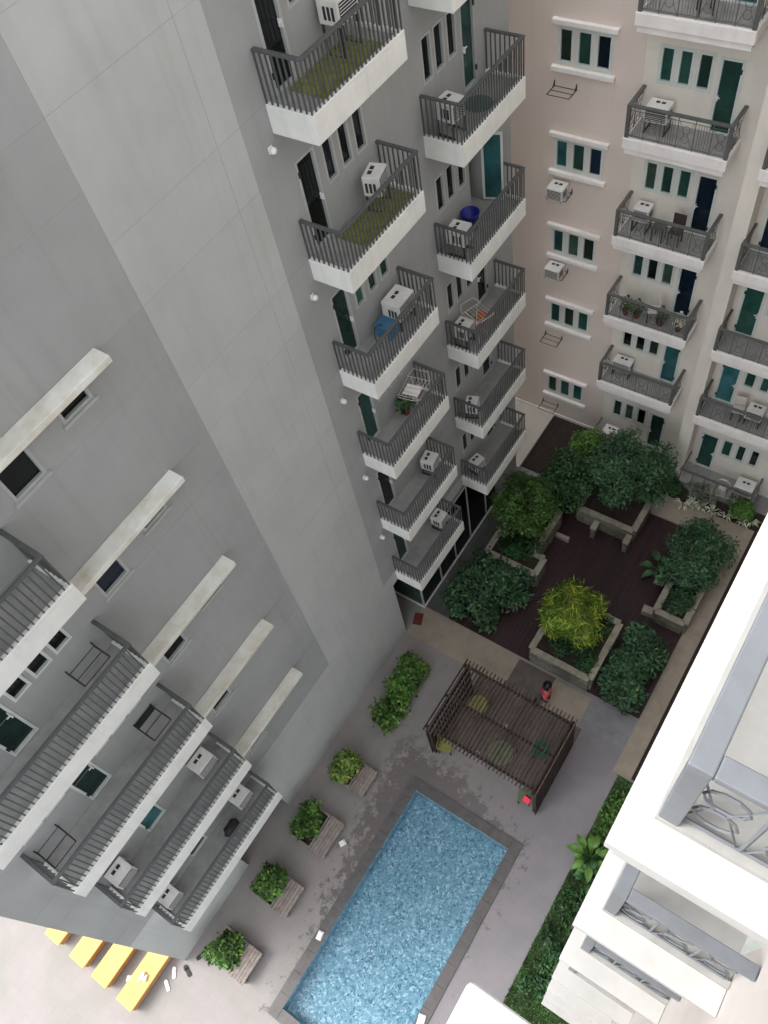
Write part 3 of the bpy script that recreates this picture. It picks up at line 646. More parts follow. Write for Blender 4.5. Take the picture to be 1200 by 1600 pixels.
ac('white air conditioner on the pink building balcony with a table and a chair', (18.40, 6.38, K[2] + .01), PKR, w=.44, d=.40, legs=.36)
ac('wide pale air conditioner on the lowest left balcony of the pink building', (18.45, 6.35, K[0] + .01), PKR, w=.62, d=.36, legs=.28)
ac('white air conditioner on the ground terrace behind the trees', (18.3, 6.4, .34), PKR, w=.52, d=.44, legs=.3)
ac('white air conditioner on the ground terrace under the right balconies', (18.28, 1.45, .34), PKR, w=.62, d=.50, legs=.2)
ac('white air conditioner at the right edge on a pink building balcony', (18.35, 1.95, K[0] + .01), PKR, w=.5, legs=.3)

def bracket(label, loc, rz, w=.6, d=.42, grp='empty wall brackets', name='wall_bracket', parent=None):
    """welded angle frame: wall at local y=0, sticks out to -y"""
    t = thing(name, label, 'bracket', loc, rz, grp); mb = MB(); r = .012
    mb.tube([(-w / 2, -d, 0), (w / 2, -d, 0)], r, 4); mb.tube([(-w / 2, 0, 0), (w / 2, 0, 0)], r, 4); mb.tube([(-w / 2, -d * .5, 0), (w / 2, -d * .5, 0)], r, 4)
    obj('shelf_frame', mb, 'iron', t)
    for x in (-w / 2, w / 2):
        a = MB().tube([(x, 0, .16), (x, 0, -.02)], r * 1.3, 4).tube([(x, -.005, 0), (x, -d, 0)], r * 1.3, 4).tube([(x, -.005, .13), (x, -.1, .005)], r, 4); obj('arm', a, 'iron', t)
    return t
bracket('empty iron bracket under the topmost window of the pink wall', (XP, 8.98, 13.18), PKR, w=.62)
bracket('empty iron bracket under the second lowest window of the pink wall', (XP, 9.03, 4.22), PKR, w=.62)
bracket('empty iron bracket under the lowest window of the pink wall', (XP, 9.05, .62), PKR, w=.62)
for i, (z, lab) in enumerate(((10.12, 'boxy air conditioner on a bracket under the second window of the pink wall'), (7.22, 'slanted old air conditioner on a bracket under the third window of the pink wall'))):
    bracket('iron bracket carrying ' + lab.split(' on a')[0].replace('boxy', 'the boxy').replace('slanted', 'the slanted'), (XP, 8.95, z), PKR, w=.62, grp='loaded wall brackets')
    ac(lab, (XP - .30, 8.95, z + .014), PKR, w=.50, d=.46, h=.36, legs=.02)
bracket('empty iron bracket on the tower wall above the second long balcony, lower left', (.70, YW, 13.15), 0, w=.62, d=.40)
bracket('empty iron bracket at the right end of the third long balcony, with a black box', (.66, YW, 10.28), 0, w=.5, d=.52)
bracket('empty iron bracket at the left end of the third long balcony, lower left', (-2.1, YW, 10.28), 0, w=.56, d=.50)
tag(obj('black_box', MB().box(.40, .9, 8.86, 8.95, 10.3, 10.42), 'black', bevel=.01), 'flat black box lying on the bracket of the third long balcony', 'box')

# ================================================================== THINGS ON THE BALCONIES
for nm, lab, x0, x1, k in (('turf_mat', 'yellow green artificial turf on the topmost balcony of the left stack', 8.9, 10.5, 5), ('turf_mat', 'yellow green artificial turf on the second balcony down of the left stack', 9.15, 10.75, 4)):
    tb = MB().box(x0, x1, 8.14, 8.9, K[k] - .048, K[k] - .03)
    o = tag(obj(nm, tb, 'turf'), lab, 'mat', 'turf mats on the balconies')
def blades(n, x0, x1, y0, y1, z, h, w=.008, lean=.4, seed=1, zfun=None):
    r = np.random.default_rng(seed); mb = MB(); x = r.uniform(x0, x1, n); y = r.uniform(y0, y1, n); a = r.uniform(0, 2 * np.pi, n); hh = h * r.uniform(.5, 1.2, n); le = r.uniform(0, lean, n) * hh; b = r.uniform(0, 2 * np.pi, n)
    V = np.empty((n, 3, 3)); ca, sa = np.cos(a) * w, np.sin(a) * w
    V[:, 0] = np.stack([x - ca, y - sa, np.full(n, z)], 1); V[:, 1] = np.stack([x + ca, y + sa, np.full(n, z)], 1); V[:, 2] = np.stack([x + np.cos(b) * le, y + np.sin(b) * le, z + hh], 1)
    return V.reshape(-1, 3), np.arange(n * 3).reshape(-1, 3)
def mesh_np(name, V, Fc):
    m = bpy.data.meshes.new(name); n = len(V); m.vertices.add(n); m.vertices.foreach_set('co', np.asarray(V, np.float32).ravel())
    k = Fc.shape[1]; m.loops.add(Fc.size); m.loops.foreach_set('vertex_index', Fc.ravel().astype(np.int32)); m.polygons.add(len(Fc))
    m.polygons.foreach_set('loop_start', np.arange(0, Fc.size, k, dtype=np.int32)); m.polygons.foreach_set('loop_total', np.full(len(Fc), k, np.int32)); m.update(calc_edges=True); return m

def drying_rack(label, loc, rz, w=.62, h=.75, cloth=None):
    t = thing('drying_rack', label, 'drying rack', loc, rz, 'drying racks on balconies'); r = .009
    mb = MB()
    for s in (-1, 1): mb.tube([(-w / 2, s * .18, 0), (w / 2 * .2, 0, h * .55), (w / 2, -s * .2, h)], r, 4)
    obj('legs_frame', mb, 'wire', t)
    tp = MB()
    for y in np.linspace(-.28, .28, 7): tp.tube([(-w / 2, y, h), (w / 2, y, h)], .006, 4)
    for x in (-w / 2, w / 2): tp.tube([(x, -.3, h), (x, .3, h)], r, 4)
    for s in (-1, 1): tp.tube([(s * w / 2, -.3, h), (s * (w / 2 + .16), -.2, h + .12), (s * (w / 2 + .16), .2, h + .12), (s * w / 2, .3, h)], r, 4)
    obj('top_frame', tp, 'wire', t)
    if cloth:
        c = MB(); n = 8
        for i in range(n): c.quad((-w / 2 + .05 + i * .04, -.2, h + .02 + .015 * math.sin(i * 1.7)), (-w / 2 + .05 + (i + 1) * .04, -.2, h + .02 + .015 * math.sin((i + 1) * 1.7)), (-w / 2 + .05 + (i + 1) * .04, .2, h + .022 + .015 * math.sin((i + 1) * 1.7)), (-w / 2 + .05 + i * .04, .2, h + .022 + .015 * math.sin(i * 1.7)))
        obj('cloth', c, cloth, t)
    return t
drying_rack('cream wire drying rack with pale cloth on the fourth balcony down, left stack', (10.25, 8.55, fl_(2)), R(10), cloth='trim')
drying_rack('cream wire drying rack in front of the air conditioner, right stack', (13.05, 8.42, fl_(2)), R(70), w=.5, h=.78)
def pot_plant(label, loc, h=.6, r=.2, leaf='lf_dark', n=160, pot='terracotta', pr=.11, ph_=.2, grp=None, size=.09):
    t = thing('potted_plant', label, 'plant', loc, 0, grp)
    obj('pot', MB().lathe([(pr * .7, 0), (pr, ph_), (pr * .85, ph_), (pr * .8, ph_ - .03)], 12), pot, t)
    V, Fc = leaves(n, [((0, 0, ph_ + h * .5), (r, r, h * .5))], size, 1.0, seed=int(abs(loc[0] * 100 + loc[2] * 10))); link('foliage', mesh_np('foliage', V, Fc), leaf, t); return t
def leaves(n, blobs, size, aspect=1.8, up_=.5, seed=1, shell=.35, droop=.0, jitter=.35):
    """leaf-shaped folded pairs of triangles spread through ellipsoids; returns verts, tris"""
    r = np.random.default_rng(seed); vol = np.array([b[1][0] * b[1][1] * b[1][2] for b in blobs]) ** .75; which = r.choice(len(blobs), n, p=vol / vol.sum())
    C = np.array([b[0] for b in blobs])[which]; A = np.array([b[1] for b in blobs])[which]
    d = r.normal(size=(n, 3)); d /= np.linalg.norm(d, axis=1)[:, None]
    rad = (shell + (1 - shell) * r.random(n)) ** .6; P = C + d * A * rad[:, None] * (1 + .12 * r.normal(size=(n, 1)))
    nrm = d * (1 - up_) + np.array([0, 0, up_]) + r.normal(size=(n, 3)) * jitter; nrm /= np.linalg.norm(nrm, axis=1)[:, None]
    t = r.normal(size=(n, 3)) + d * .8; t -= (t * nrm).sum(1)[:, None] * nrm; t /= np.linalg.norm(t, axis=1)[:, None]; t[:, 2] -= droop; t /= np.linalg.norm(t, axis=1)[:, None]
    b = np.cross(nrm, t); s = size * r.uniform(.6, 1.35, n)[:, None]; w = s / aspect
    V = np.stack([P, P + t * s * .5 + b * w * .5 + nrm * s * .06, P + t * s - nrm * s * .1, P + t * s * .5 - b * w * .5 + nrm * s * .06], 1)
    o = np.arange(n)[:, None] * 4; Fc = np.concatenate([o + np.array([0, 1, 2]), o + np.array([0, 2, 3])], 1).reshape(-1, 3)
    return V.reshape(-1, 3), Fc
pot_plant('small dark plant in a pot by the wire rack, fourth balcony down', (9.98, 8.7, fl_(2)), .45, .2)
tb = thing('tub', 'deep blue plastic tub against the wall of the open door balcony', 'tub', (13.5, 8.72, fl_(3)))
obj('bowl', MB().lathe([(.15, 0), (.21, .42), (.22, .44), (.19, .44), (.14, .04)], 16), 'blue', tb, smooth=True); obj('rim', MB().tube([(.215 * math.cos(a), .215 * math.sin(a), .44) for a in np.linspace(0, 6.283, 18, endpoint=False)], .012, 5, closed=True), 'blue', tb)
gm = MB(); gm.lathe([(.30, 0), (.31, .012), (.30, .02)], 20, (0, 0, 0)); o = tag(obj('door_mat', gm, 'green_mat'), 'round dark green mat at the doorway of a right stack balcony', 'mat'); o.location = (13.75, 8.5, fl_(4) + .001)
ob = MB(); ob.box(-.14, .14, -.12, .12, 0, .26); o = tag(obj('crate', ob, 'orange_p', bevel=.02), 'small orange crate behind the wire rack, right stack', 'crate'); o.location = (13.5, 8.6, fl_(2))
sb = thing('storage_box', 'light blue storage box by the large air conditioner, third balcony down', 'box', (9.82, 8.62, fl_(3)))
obj('body', MB().box(-.2, .2, -.2, .2, 0, .3), 'sky_blue', sb, bevel=.02); obj('lid', MB().box(-.215, .215, -.215, .215, .302, .335), 'sky_blue', sb, bevel=.01)
hp = thing('hula_hoop', 'thin hoop leaning beside the light blue storage box', 'hoop', (9.52, 8.62, fl_(3)))
obj('ring', MB().tube([(.16 * math.cos(a), .05 * math.sin(a), .24 + .22 * math.sin(a)) for a in np.linspace(0, 6.283, 20, endpoint=False)], .012, 5, closed=True), 'iron', hp)
obj('bag', MB().box(-.09, .1, -.14, -.04, .0, .2), 'wbase', hp, bevel=.03)
for nm, lab, loc, c in (('bin_bag', 'black bin bag on the floor of the lowest long balcony, lower left', (-.05, 8.5, fl_(0)), 'black'),):
    V, Fc = leaves(1, [((0, 0, 0), (1, 1, 1))], .1)
    bmx = bmesh.new(); bmesh.ops.create_icosphere(bmx, subdivisions=3, radius=.2)
    for v in bmx.verts: v.co *= 1 + .16 * math.sin(v.co.x * 31 + v.co.z * 17) * math.cos(v.co.y * 23); v.co.z = v.co.z * .9 + .17
    mm_ = bpy.data.meshes.new(nm); bmx.to_mesh(mm_); bmx.free(); o = tag(link(nm, mm_, c, smooth=True), lab, 'bag'); o.location = loc; o.scale = (1.2, .8, 1)
def stool(name, label, cat, loc, rz, top, legm, w=.34, d=.34, h=.42, back=0, grp=None, round_=False):
    t = thing(name, label, cat, loc, rz, grp)
    if round_: obj('top', MB().lathe([(w / 2, h - .03), (w / 2 + .01, h - .01), (w / 2, h)], 18), top, t)
    else: obj('seat' if back else 'top', MB().box(-w / 2, w / 2, -d / 2, d / 2, h - .03, h), top, t, bevel=.01)
    for x in (-1, 1):
        for y in (-1, 1): obj('leg', MB().box(x * (w / 2 - .03) - .015, x * (w / 2 - .03) + .015, y * (d / 2 - .03) - .015, y * (d / 2 - .03) + .015, 0, h - .03), legm, t)
    if back:
        bk2 = MB(); bk2.box(-w / 2, w / 2, d / 2 - .02, d / 2 + .01, h + .08, h + back)
        for x in (-w / 2 + .015, w / 2 - .015): bk2.box(x - .015, x + .015, d / 2 - .018, d / 2 + .008, h, h + .08)
        obj('backrest', bk2, top, t, bevel=.008)
    return t
stool('chair', 'dark slatted chair on the pink building balcony with a table', 'chair', (18.2, 5.35, K[2] + .01), R(-90), 'iron', 'iron', back=.4)
stool('table', 'small dark table on the pink building balcony with a chair', 'table', (18.2, 5.8, K[2] + .01), 0, 'pinkrail', 'iron', h=.45)
stool('chair', 'pale chair among the plants on the crowded pink building balcony', 'chair', (18.25, 5.6, K[1] + .01), R(200), 'wire', 'iron', back=.35)
stool('chair', 'white chair on the lowest right balcony of the pink building', 'chair', (18.3, 2.45, K[0] + .01), R(-80), 'wire', 'iron', back=.4)
stool('chair', 'dark red chair on the topmost pink building balcony', 'chair', (18.2, 5.6, K[4] + .01), R(-60), 'terracotta', 'iron', back=.35)
for i, (yy, lf, lab) in enumerate(((6.4, 'lf_dark', 'leftmost potted plant on the crowded pink building balcony'), (6.05, 'lf_olive', 'second potted plant from the left on the crowded pink building balcony'), (5.3, 'lf_blue', 'third potted plant from the left on the crowded pink building balcony'), (4.75, 'lf_pale', 'pale pink flowering pot plant at the right end of the crowded balcony'))):
    pot_plant(lab, (18.15, yy, K[1] + .01), .4, .18, lf, 90, grp='pots on the crowded pink balcony')
wr = thing('wreath_stand', 'round white wreath frame on the ground terrace by the air conditioner', 'ornament', (18.15, 2.1, .34))
obj('ring', MB().tube([(0, .2 * math.cos(a), .35 + .2 * math.sin(a)) for a in np.linspace(0, 6.283, 20, endpoint=False)], .03, 6, closed=True), 'wire', wr); obj('foot', MB().box(-.1, .1, -.12, .12, 0, .13), 'wire', wr)

# ================================================================== POOLSIDE PLANTERS, BENCHES, SHRUBS
def wobble_blobs(x0, x1, y0, y1, z0, h, n, seed, r=.28):
    rr = np.random.default_rng(seed); return [((rr.uniform(x0 + r * .5, x1 - r * .5), rr.uniform(y0 + r * .5, y1 - r * .5), z0 + h * rr.uniform(.35, .75)), (r * rr.uniform(.7, 1.25), r * rr.uniform(.7, 1.25), h * rr.uniform(.35, .6))) for _ in range(n)]
def shrub(name, label, loc, blobs, n, size, leaf, aspect=1.8, seed=1, grp=None, cat='shrub', stems=True, droop=0, up_=.5, shell=.35):
    t = thing(name, label, cat, loc, 0, grp)
    V, Fc = leaves(n, blobs, size, aspect, up_, seed, shell, droop); link('foliage', mesh_np('foliage', V, Fc), leaf, t)
    if stems:
        for j, b in enumerate(blobs[:7]):
            c = b[0]; obj('stem', MB().tube([(c[0] * .7, c[1] * .7, 0), (c[0] * .85, c[1] * .85, c[2] * .5), c], [.02, .015, .006], 5), 'trunk', t)
    return t
nth = ['nearest the yellow benches', 'second from the yellow benches', 'third from the yellow benches', 'fourth from the yellow benches']
bd = unit_cube('plank', 'bench', .02)
for i, (x0, x1, lf) in enumerate(((-3.12, -2.2, 'lf_mid'), (-1.15, -.2, 'lf_mid'), (.74, 1.86, 'lf_mid'), (2.8, 3.66, 'lf_var'))):
    cx = (x0 + x1) / 2; L = x1 - x0
    p = thing('planter_box', f'low square concrete planter by the pool, {nth[i]}', 'planter', (cx, 8.0, 0), 0, 'square planters along the pool')
    for a in ((-L / 2, L / 2, -.42, -.36), (-L / 2, L / 2, .36, .42), (-L / 2, -L / 2 + .06, -.36, .36), (L / 2 - .06, L / 2, -.36, .36)): obj('side', MB().box(*a, 0, .3), 'conc', p, bevel=.006)
    obj('soil', MB().box(-L / 2 + .06, L / 2 - .06, -.36, .36, .02, .24), 'soil', p)
    b = thing('bench', f'low timber bench against the planter {nth[i]}', 'bench', (cx, 7.3, 0), 0, 'benches along the pool')
    for j in range(5): piece('plank', bd, b, (0, -.2 + j * .1, .33), (L, .092, .035))
    for sx in (-1, 1): obj('leg', MB().box(sx * (L / 2 - .1) - .04, sx * (L / 2 - .1) + .04, -.22, .22, 0, .31), 'conc', b)
    bl = [((x - cx, y_ - 8.0, z), r_) for (x, y_, z), r_ in wobble_blobs(x0 + .02, x1 - .02, 7.64, 8.38, .28, .40, 13, i + 20, .25)]
    shrub('shrub', f'{"yellow speckled" if lf == "lf_var" else "bright green"} leafy shrub in the planter {nth[i]}', (cx, 8.0, .24), [((c[0], c[1], c[2] - .24), r_) for c, r_ in bl], 1500, .12, lf, 1.5, i + 40, 'shrubs along the pool', shell=.45)
# long hedge bed by the tower wall
p = thing('planter_box', 'long low planter holding the green hedge by the tower wall', 'planter', (6.05, 7.85, 0))
for a in ((-1.15, 1.15, -.40, -.35), (-1.15, 1.15, .35, .40), (-1.15, -1.1, -.35, .35), (1.1, 1.15, -.35, .35)): obj('side', MB().box(*a, 0, .22), 'conc', p, bevel=.005)
obj('soil', MB().box(-1.1, 1.1, -.35, .35, .01, .17), 'soil', p)
shrub('hedge', 'long glossy green hedge in the planter by the tower wall', (6.05, 7.85, .17), [((c[0], c[1], c[2]), r_) for c, r_ in wobble_blobs(-1.2, 1.25, -.46, .46, .1, .5, 34, 60, .30)], 4200, .12, 'lf_mid', 1.6, 61, cat='hedge')

# ================================================================== STONE PLANTERS ROUND THE DECK
ST = unit_cube('stone', 'stone', .05); CP = unit_cube('cap_stone', 'cap', .03)
def stone_wall(root, a, b, h, th=.16, rr=random):
    """courses of ledge stones from a to b (local), with cap stones"""
    L = math.dist(a, b); ang = math.atan2(b[1] - a[1], b[0] - a[0]); d = ((b[0] - a[0]) / L, (b[1] - a[1]) / L); n = (-d[1], d[0]); ch = .125; z = 0
    while z < h - .06:
        s = -rr.uniform(0, .1); hh = min(ch, h - .05 - z)
        while s < L:
            w = rr.uniform(.26, .52); s0, s1 = max(s, 0), min(s + w, L)
            if s1 - s0 > .04:
                c = (s0 + s1) / 2; j = rr.uniform(-.012, .016)
                piece('stone', ST, root, (a[0] + d[0] * c + n[0] * j, a[1] + d[1] * c + n[1] * j, z + hh / 2), (s1 - s0 - .008, th, hh - .008), ang)
            s += w
        z += ch
    k = max(1, round(L / .42))
    for i in range(k): c = (i + .5) * L / k; piece('cap_stone', CP, root, (a[0] + d[0] * c, a[1] + d[1] * c, h - .025), (L / k - .006, th + .05, .05), ang)
def stone_planter(label, loop, h, closed=True):
    cx = sum(p[0] for p in loop) / len(loop); cy = sum(p[1] for p in loop) / len(loop); t = thing('stone_planter', label, 'planter', (cx, cy, 0), 0, 'stone planters round the deck')
    L = [(p[0] - cx, p[1] - cy) for p in loop]
    for i in range(len(L)): stone_wall(t, L[i], L[(i + 1) % len(L)], h)
    m = MB(); m.add([(p[0], p[1], h - .1) for p in L], [tuple(range(len(L)))]); obj('soil', m, 'soil', t); return t
stone_planter('square stone planter with the yellow bush beside the pergola', [(9.36, 2.86), (11.52, 2.86), (11.52, 4.86), (9.36, 4.86)], .9)
stone_planter('notched stone planter under the left trees near the tower', [(11.78, 7.85), (11.78, 6.02), (12.46, 6.02), (12.46, 6.42), (14.4, 6.42), (14.4, 7.85)], .9)
pb = stone_planter('stone planter at the back of the deck under the big tree', [(14.9, 3.95), (16.3, 3.95), (16.3, 5.98), (14.9, 5.98)], .8)
for yy in (5.2, 4.02): stone_wall(pb, (14.40 - pb.location.x, yy - pb.location.y), (14.8 - pb.location.x, yy - pb.location.y), .62)
stone_planter('long stone planter along the tan path with dense bushes', [(12.56, 1.16), (15.6, 1.16), (15.6, 2.12), (12.56, 2.12)], .72)
def block_(label, loc, s, rz=0):
    t = thing('stone_block', label, 'block', loc, rz, 'loose stone blocks on the deck'); obj('body', MB().box(-s[0] / 2, s[0] / 2, -s[1] / 2, s[1] / 2, 0, s[2]), 'tan', t, bevel=.012); obj('joint', MB().box(-s[0] / 2 - .002, s[0] / 2 + .002, -.006, .006, .01, s[2] + .001), 'conc', t); return t
block_('tan stone block on the deck in front of the long planter', (12.68, 2.32, .028), (.26, .46, .28), R(3))
block_('thin tan stone block on the deck beside the left tree planter', (13.9, 6.05, .028), (.14, .5, .2), R(0))
block_('small tan block on the deck beside the big leafed plant', (13.85, 2.5, .028), (.12, .3, .16), R(5))

# yellow bush and ground cover in the near planter
shrub('ground_cover', 'dark green ground cover inside the square stone planter', (10.44, 3.86, .8), wobble_blobs(-.95, .95, -.88, .88, 0, .25, 26, 70, .25), 2400, .16, 'lf_dark', 4, 71, cat='plant', stems=False)
shrub('golden_bush', 'spiky yellow green bush in the square stone planter', (10.75, 4.05, .8), [((.0, 0, .85), (.62, .62, .55)), ((.42, .35, .95), (.5, .5, .5)), ((-.35, .45, .8), (.5, .45, .5)), ((-.3, -.35, .75), (.45, .5, .45)), ((.45, -.25, .8), (.5, .45, .45)), ((.1, .75, .6), (.45, .4, .45)), ((.15, .1, 1.25), (.4, .4, .3))], 5200, .26, 'lf_yel', 7, 72, cat='bush', droop=.25, up_=.35, shell=.5)
# hedges
shrub('hedge', 'dark blue green hedge between the tower and the near deck edge', (10.4, 7.1, .0), wobble_blobs(-1.0, 1.35, -1.15, 1.25, .15, .95, 48, 80, .36), 8200, .17, 'lf_blue', 2.2, 81, cat='hedge', shell=.4)
shrub('hedge', 'dense green hedge beside the square stone planter and tan path', (10.42, 1.95, .0), wobble_blobs(-1.25, 1.35, -.66, .62, .15, .9, 46, 82, .34), 8200, .17, 'lf_blue', 2.4, 83, cat='hedge', shell=.4)
shrub('bush', 'dense dark bushes filling the long stone planter', (14.6, 1.65, .62), wobble_blobs(-1.1, 1.35, -.75, .95, .1, .8, 44, 84, .42), 9500, .13, 'lf_blue', 2.2, 85, cat='bush', shell=.4)
shrub('ground_cover', 'leafy green plants at the near end of the long stone planter', (13.1, 1.64, .62), wobble_blobs(-.42, .4, -.38, .38, 0, .3, 10, 86, .22), 700, .2, 'lf_blue', 4, 87, cat='plant', stems=False)
shrub('ground_cover', 'low green plants in the notched stone planter', (12.5, 7.0, .8), wobble_blobs(-.6, .8, -.75, .7, 0, .3, 18, 88, .25), 1500, .16, 'lf_dark', 3.5, 89, cat='plant', stems=False)
def tree(label, loc, base, h, blobs, n, size, leaf, seed, r0=.09, grp='courtyard trees'):
    t = thing('tree', label, 'tree', loc, 0, grp); rr = random.Random(seed)
    obj('trunk', MB().tube([(0, 0, 0), (.04, .02, h * .3), (-.02, .05, h * .55)], [r0, r0 * .8, r0 * .6], 8), 'trunk', t, smooth=True)
    for b in blobs[:9]: obj('limb', MB().tube([(-.02, .05, h * .5), (b[0][0] * .55, b[0][1] * .55, h * .5 + (b[0][2] - h * .5) * .7), b[0]], [r0 * .5, r0 * .3, r0 * .1], 5), 'trunk', t)
    V, Fc = leaves(n, blobs, size, 2.0, .5, seed, .3); link('crown', mesh_np('crown', V, Fc), leaf, t); return t
def crown(cx, cy, cz, rx, ry, rz_, k, seed, r=.42):
    q = np.random.default_rng(seed); out = []
    for _ in range(k):
        d = q.normal(size=3); d /= np.linalg.norm(d); f = q.uniform(.4, 1.0); out.append(((cx + d[0] * rx * f, cy + d[1] * ry * f, cz + d[2] * rz_ * f), (r * q.uniform(.6, 1.2), r * q.uniform(.6, 1.2), r * q.uniform(.5, .9))))
    return out
tree('olive green leafy tree in the notched stone planter next to the tower', (13.5, 7.2, .75), 0, 1.6, crown(-.1, .15, 1.45, 1.1, .9, .75, 34, 90, .46), 11500, .12, 'lf_olive', 91)
tree('dark green tree between the olive tree and the big tree', (15.1, 6.7, .02), 0, 2.2, crown(.05, 0, 1.8, .85, .8, .75, 24, 92, .46), 8000, .12, 'lf_dark', 93)
tree('big dark green tree over the back stone planter', (15.9, 4.85, .7), 0, 1.9, crown(.25, .0, 1.5, 1.3, 1.25, .9, 44, 94, .5), 15500, .125, 'lf_blue', 95, .11)
tree('small bright green tree in front of the pink ground terrace', (17.2, 6.8, .03), 0, 1.5, crown(.0, .0, 1.3, .55, .5, .5, 12, 96, .36), 3600, .10, 'lf_mid', 97, .06)
# big-leafed plants
def bigleaf(label, loc, n, L, leaf, seed, grp=None, w=.45, rise=.5):
    t = thing('large_leaf_plant', label, 'plant', loc, 0, grp); rr = random.Random(seed)
    for i in range(n):
        a = i * 2.4 + rr.uniform(-.3, .3); l_ = L * rr.uniform(.7, 1.1); z0 = rise * rr.uniform(.6, 1); d = Vector((math.cos(a), math.sin(a), 0)); s = Vector((-d.y, d.x, 0)); st = d * l_ * .45 + Vector((0, 0, z0))
        m = MB().tube([(0, 0, 0), tuple(st * .5 + Vector((0, 0, z0 * .25))), tuple(st)], .012, 4); lf = obj('stalk', m, 'lf_mid', t)
        pts = [(0, 0), (.18, .8), (.45, 1), (.75, .6), (1, 0)]; ml = MB(); vs = []
        for q, ww in pts: c = st + d * l_ * q * .9 + Vector((0, 0, .12 * math.sin(q * 2.6) - .16 * q * q)); vs += [c + s * l_ * w * .5 * ww + Vector((0, 0, .04 * ww)), c, c - s * l_ * w * .5 * ww + Vector((0, 0, .04 * ww))]
        fs = []
        for q in range(4):
            for k in range(2): fs.append((q * 3 + k, q * 3 + k + 1, q * 3 + 3 + k + 1, q * 3 + 3 + k))
        ml.add(vs, fs); obj('leaf', ml, leaf, t, smooth=True)
    return t
bigleaf('plant with broad taro leaves beside the long stone planter', (14.2, 2.62, .03), 9, .55, 'lf_blue', 3)
bigleaf('broad leafed plant in the grass strip below the white block', (4.85, .6, .01), 18, .5, 'lf_mid', 5, w=.42)
bigleaf('smaller broad leafed plant beside it in the grass strip', (4.35, .4, .01), 9, .42, 'lf_dark', 6)
for i, (x, y) in enumerate(((17.12, 3.04), (17.3, 2.75), (17.32, 2.43), (17.3, 2.05), (17.32, 1.6), (17.36, 1.06), (17.5, .79))):
    wd = ['first', 'second', 'third', 'fourth', 'fifth', 'sixth', 'last'][i]
    t = thing('lily_plant', f'pale spider lily by the tan path, {wd} from the big tree', 'plant', (x, y, .03), 0, 'pale lilies along the path'); ml = MB(); rr = random.Random(i)
    for q in range(16):
        a = rr.uniform(0, 6.28); l_ = rr.uniform(.2, .36); d = Vector((math.cos(a), math.sin(a), 0)); s = Vector((-d.y, d.x, 0)) * .03; z = rr.uniform(.1, .28)
        ml.add([(0, 0, .02), tuple(d * l_ * .55 + s + Vector((0, 0, z))), tuple(d * l_ + Vector((0, 0, z * .6))), tuple(d * l_ * .55 - s + Vector((0, 0, z)))], [(0, 1, 2, 3)])
    obj('leaf_rosette', ml, 'lf_pale', t); obj('stem', MB().tube([(0, 0, 0), (0, 0, .1)], .02, 5), 'lf_mid', t)
shrub('shrub', 'green shrub behind the pale lilies near the white block', (17.75, 1.35, .03), wobble_blobs(-.35, .3, -.5, .5, .05, .45, 12, 98, .25), 1300, .13, 'lf_mid', 2, 99)
shrub('shrub', 'gray green shrub behind the pale lilies below the terrace rail', (17.7, 2.6, .03), wobble_blobs(-.3, .25, -.55, .55, .05, .4, 10, 100, .22), 800, .13, 'lf_gray', 2, 101)
shrub('shrub', 'low dark shrub between the big tree and the pale lilies', (17.6, 3.7, .03), wobble_blobs(-.3, .3, -.4, .4, .05, .35, 8, 102, .22), 700, .12, 'lf_dark', 2, 103)
# grass strip below the white block
V, Fc = blades(26000, -1.4, 7.38, -.85, .93, .01, .12, .012, .8, 5); o = link('grass', mesh_np('grass', V, Fc), 'grass'); o['kind'] = 'stuff'; o['label'] = 'uneven green grass strip along the foot of the white block'; o['category'] = 'grass'
for i, (x0, x1, y0, y1, h, lf, lab) in enumerate(((1.0, 4.0, -.6, .78, .25, 'lf_dark', 'low green ground cover in the wider half of the grass strip'), (5.3, 7.1, .0, .75, .2, 'lf_mid', 'low bright green ground cover at the narrow end of the grass strip'))):
    shrub('ground_cover', lab, ((x0 + x1) / 2, (y0 + y1) / 2, .01), wobble_blobs(-(x1 - x0) / 2, (x1 - x0) / 2, -(y1 - y0) / 2, (y1 - y0) / 2, 0, h, 26, 110 + i, .28), 2600, .11, lf, 2, 115 + i, cat='plant', stems=False)

# ================================================================== PERGOLA
pg = thing('pergola', 'dark timber pergola with thin roof slats and slatted sides by the pool', 'pergola', (6.3, 4.24, 0))
obj('floor', MB().box(-.5, 1.2, -1.75, 1.75, .010, .014), 'brownpath', pg)  # brown floor, its dark tone also holding the shade of the slats
SLT = unit_cube('slat', 'slat', 0); SCR = unit_cube('screen_slat', 'pergola', 0)
pgx, pgy = 1.25, 1.81
for sx in (-1, 1):
    for sy in (-1, 1): obj('post', MB().box(sx * 1.08 - .06, sx * 1.08 + .06, sy * 1.72 - .06, sy * 1.72 + .06, 0, 2.25), 'pergola', pg, bevel=.008)
for x in (-1.08, 0, 1.08): obj('beam', MB().box(x - .035, x + .035, -pgy - .02, pgy + .02, 2.25, 2.36), 'pergola', pg, bevel=.006)
for y_ in (-1.72, 1.72): obj('beam', MB().box(-1.2, 1.2, y_ - .034, y_ + .034, 2.13, 2.248), 'pergola', pg, bevel=.006)
n = 31
for j in range(n):
    yy = -pgy + .02 + j * (2 * pgy - .04) / (n - 1)
    piece('slat', SLT, pg, (random.uniform(-.015, .015), yy, 2.41), (2 * pgx, .026, .10), random.uniform(-.006, .006))
for y_ in (-1.78, 1.78):
    for j in range(17):
        x = -1.14 + j * 2.28 / 16
        piece('screen_slat', SCR, pg, (x, y_, 1.07), (.10, .02, 2.1))
    obj('screen_rail', MB().box(-1.2, 1.2, y_ * .985 - .015, y_ * .985 + .015, .5, .58), 'pergola', pg)
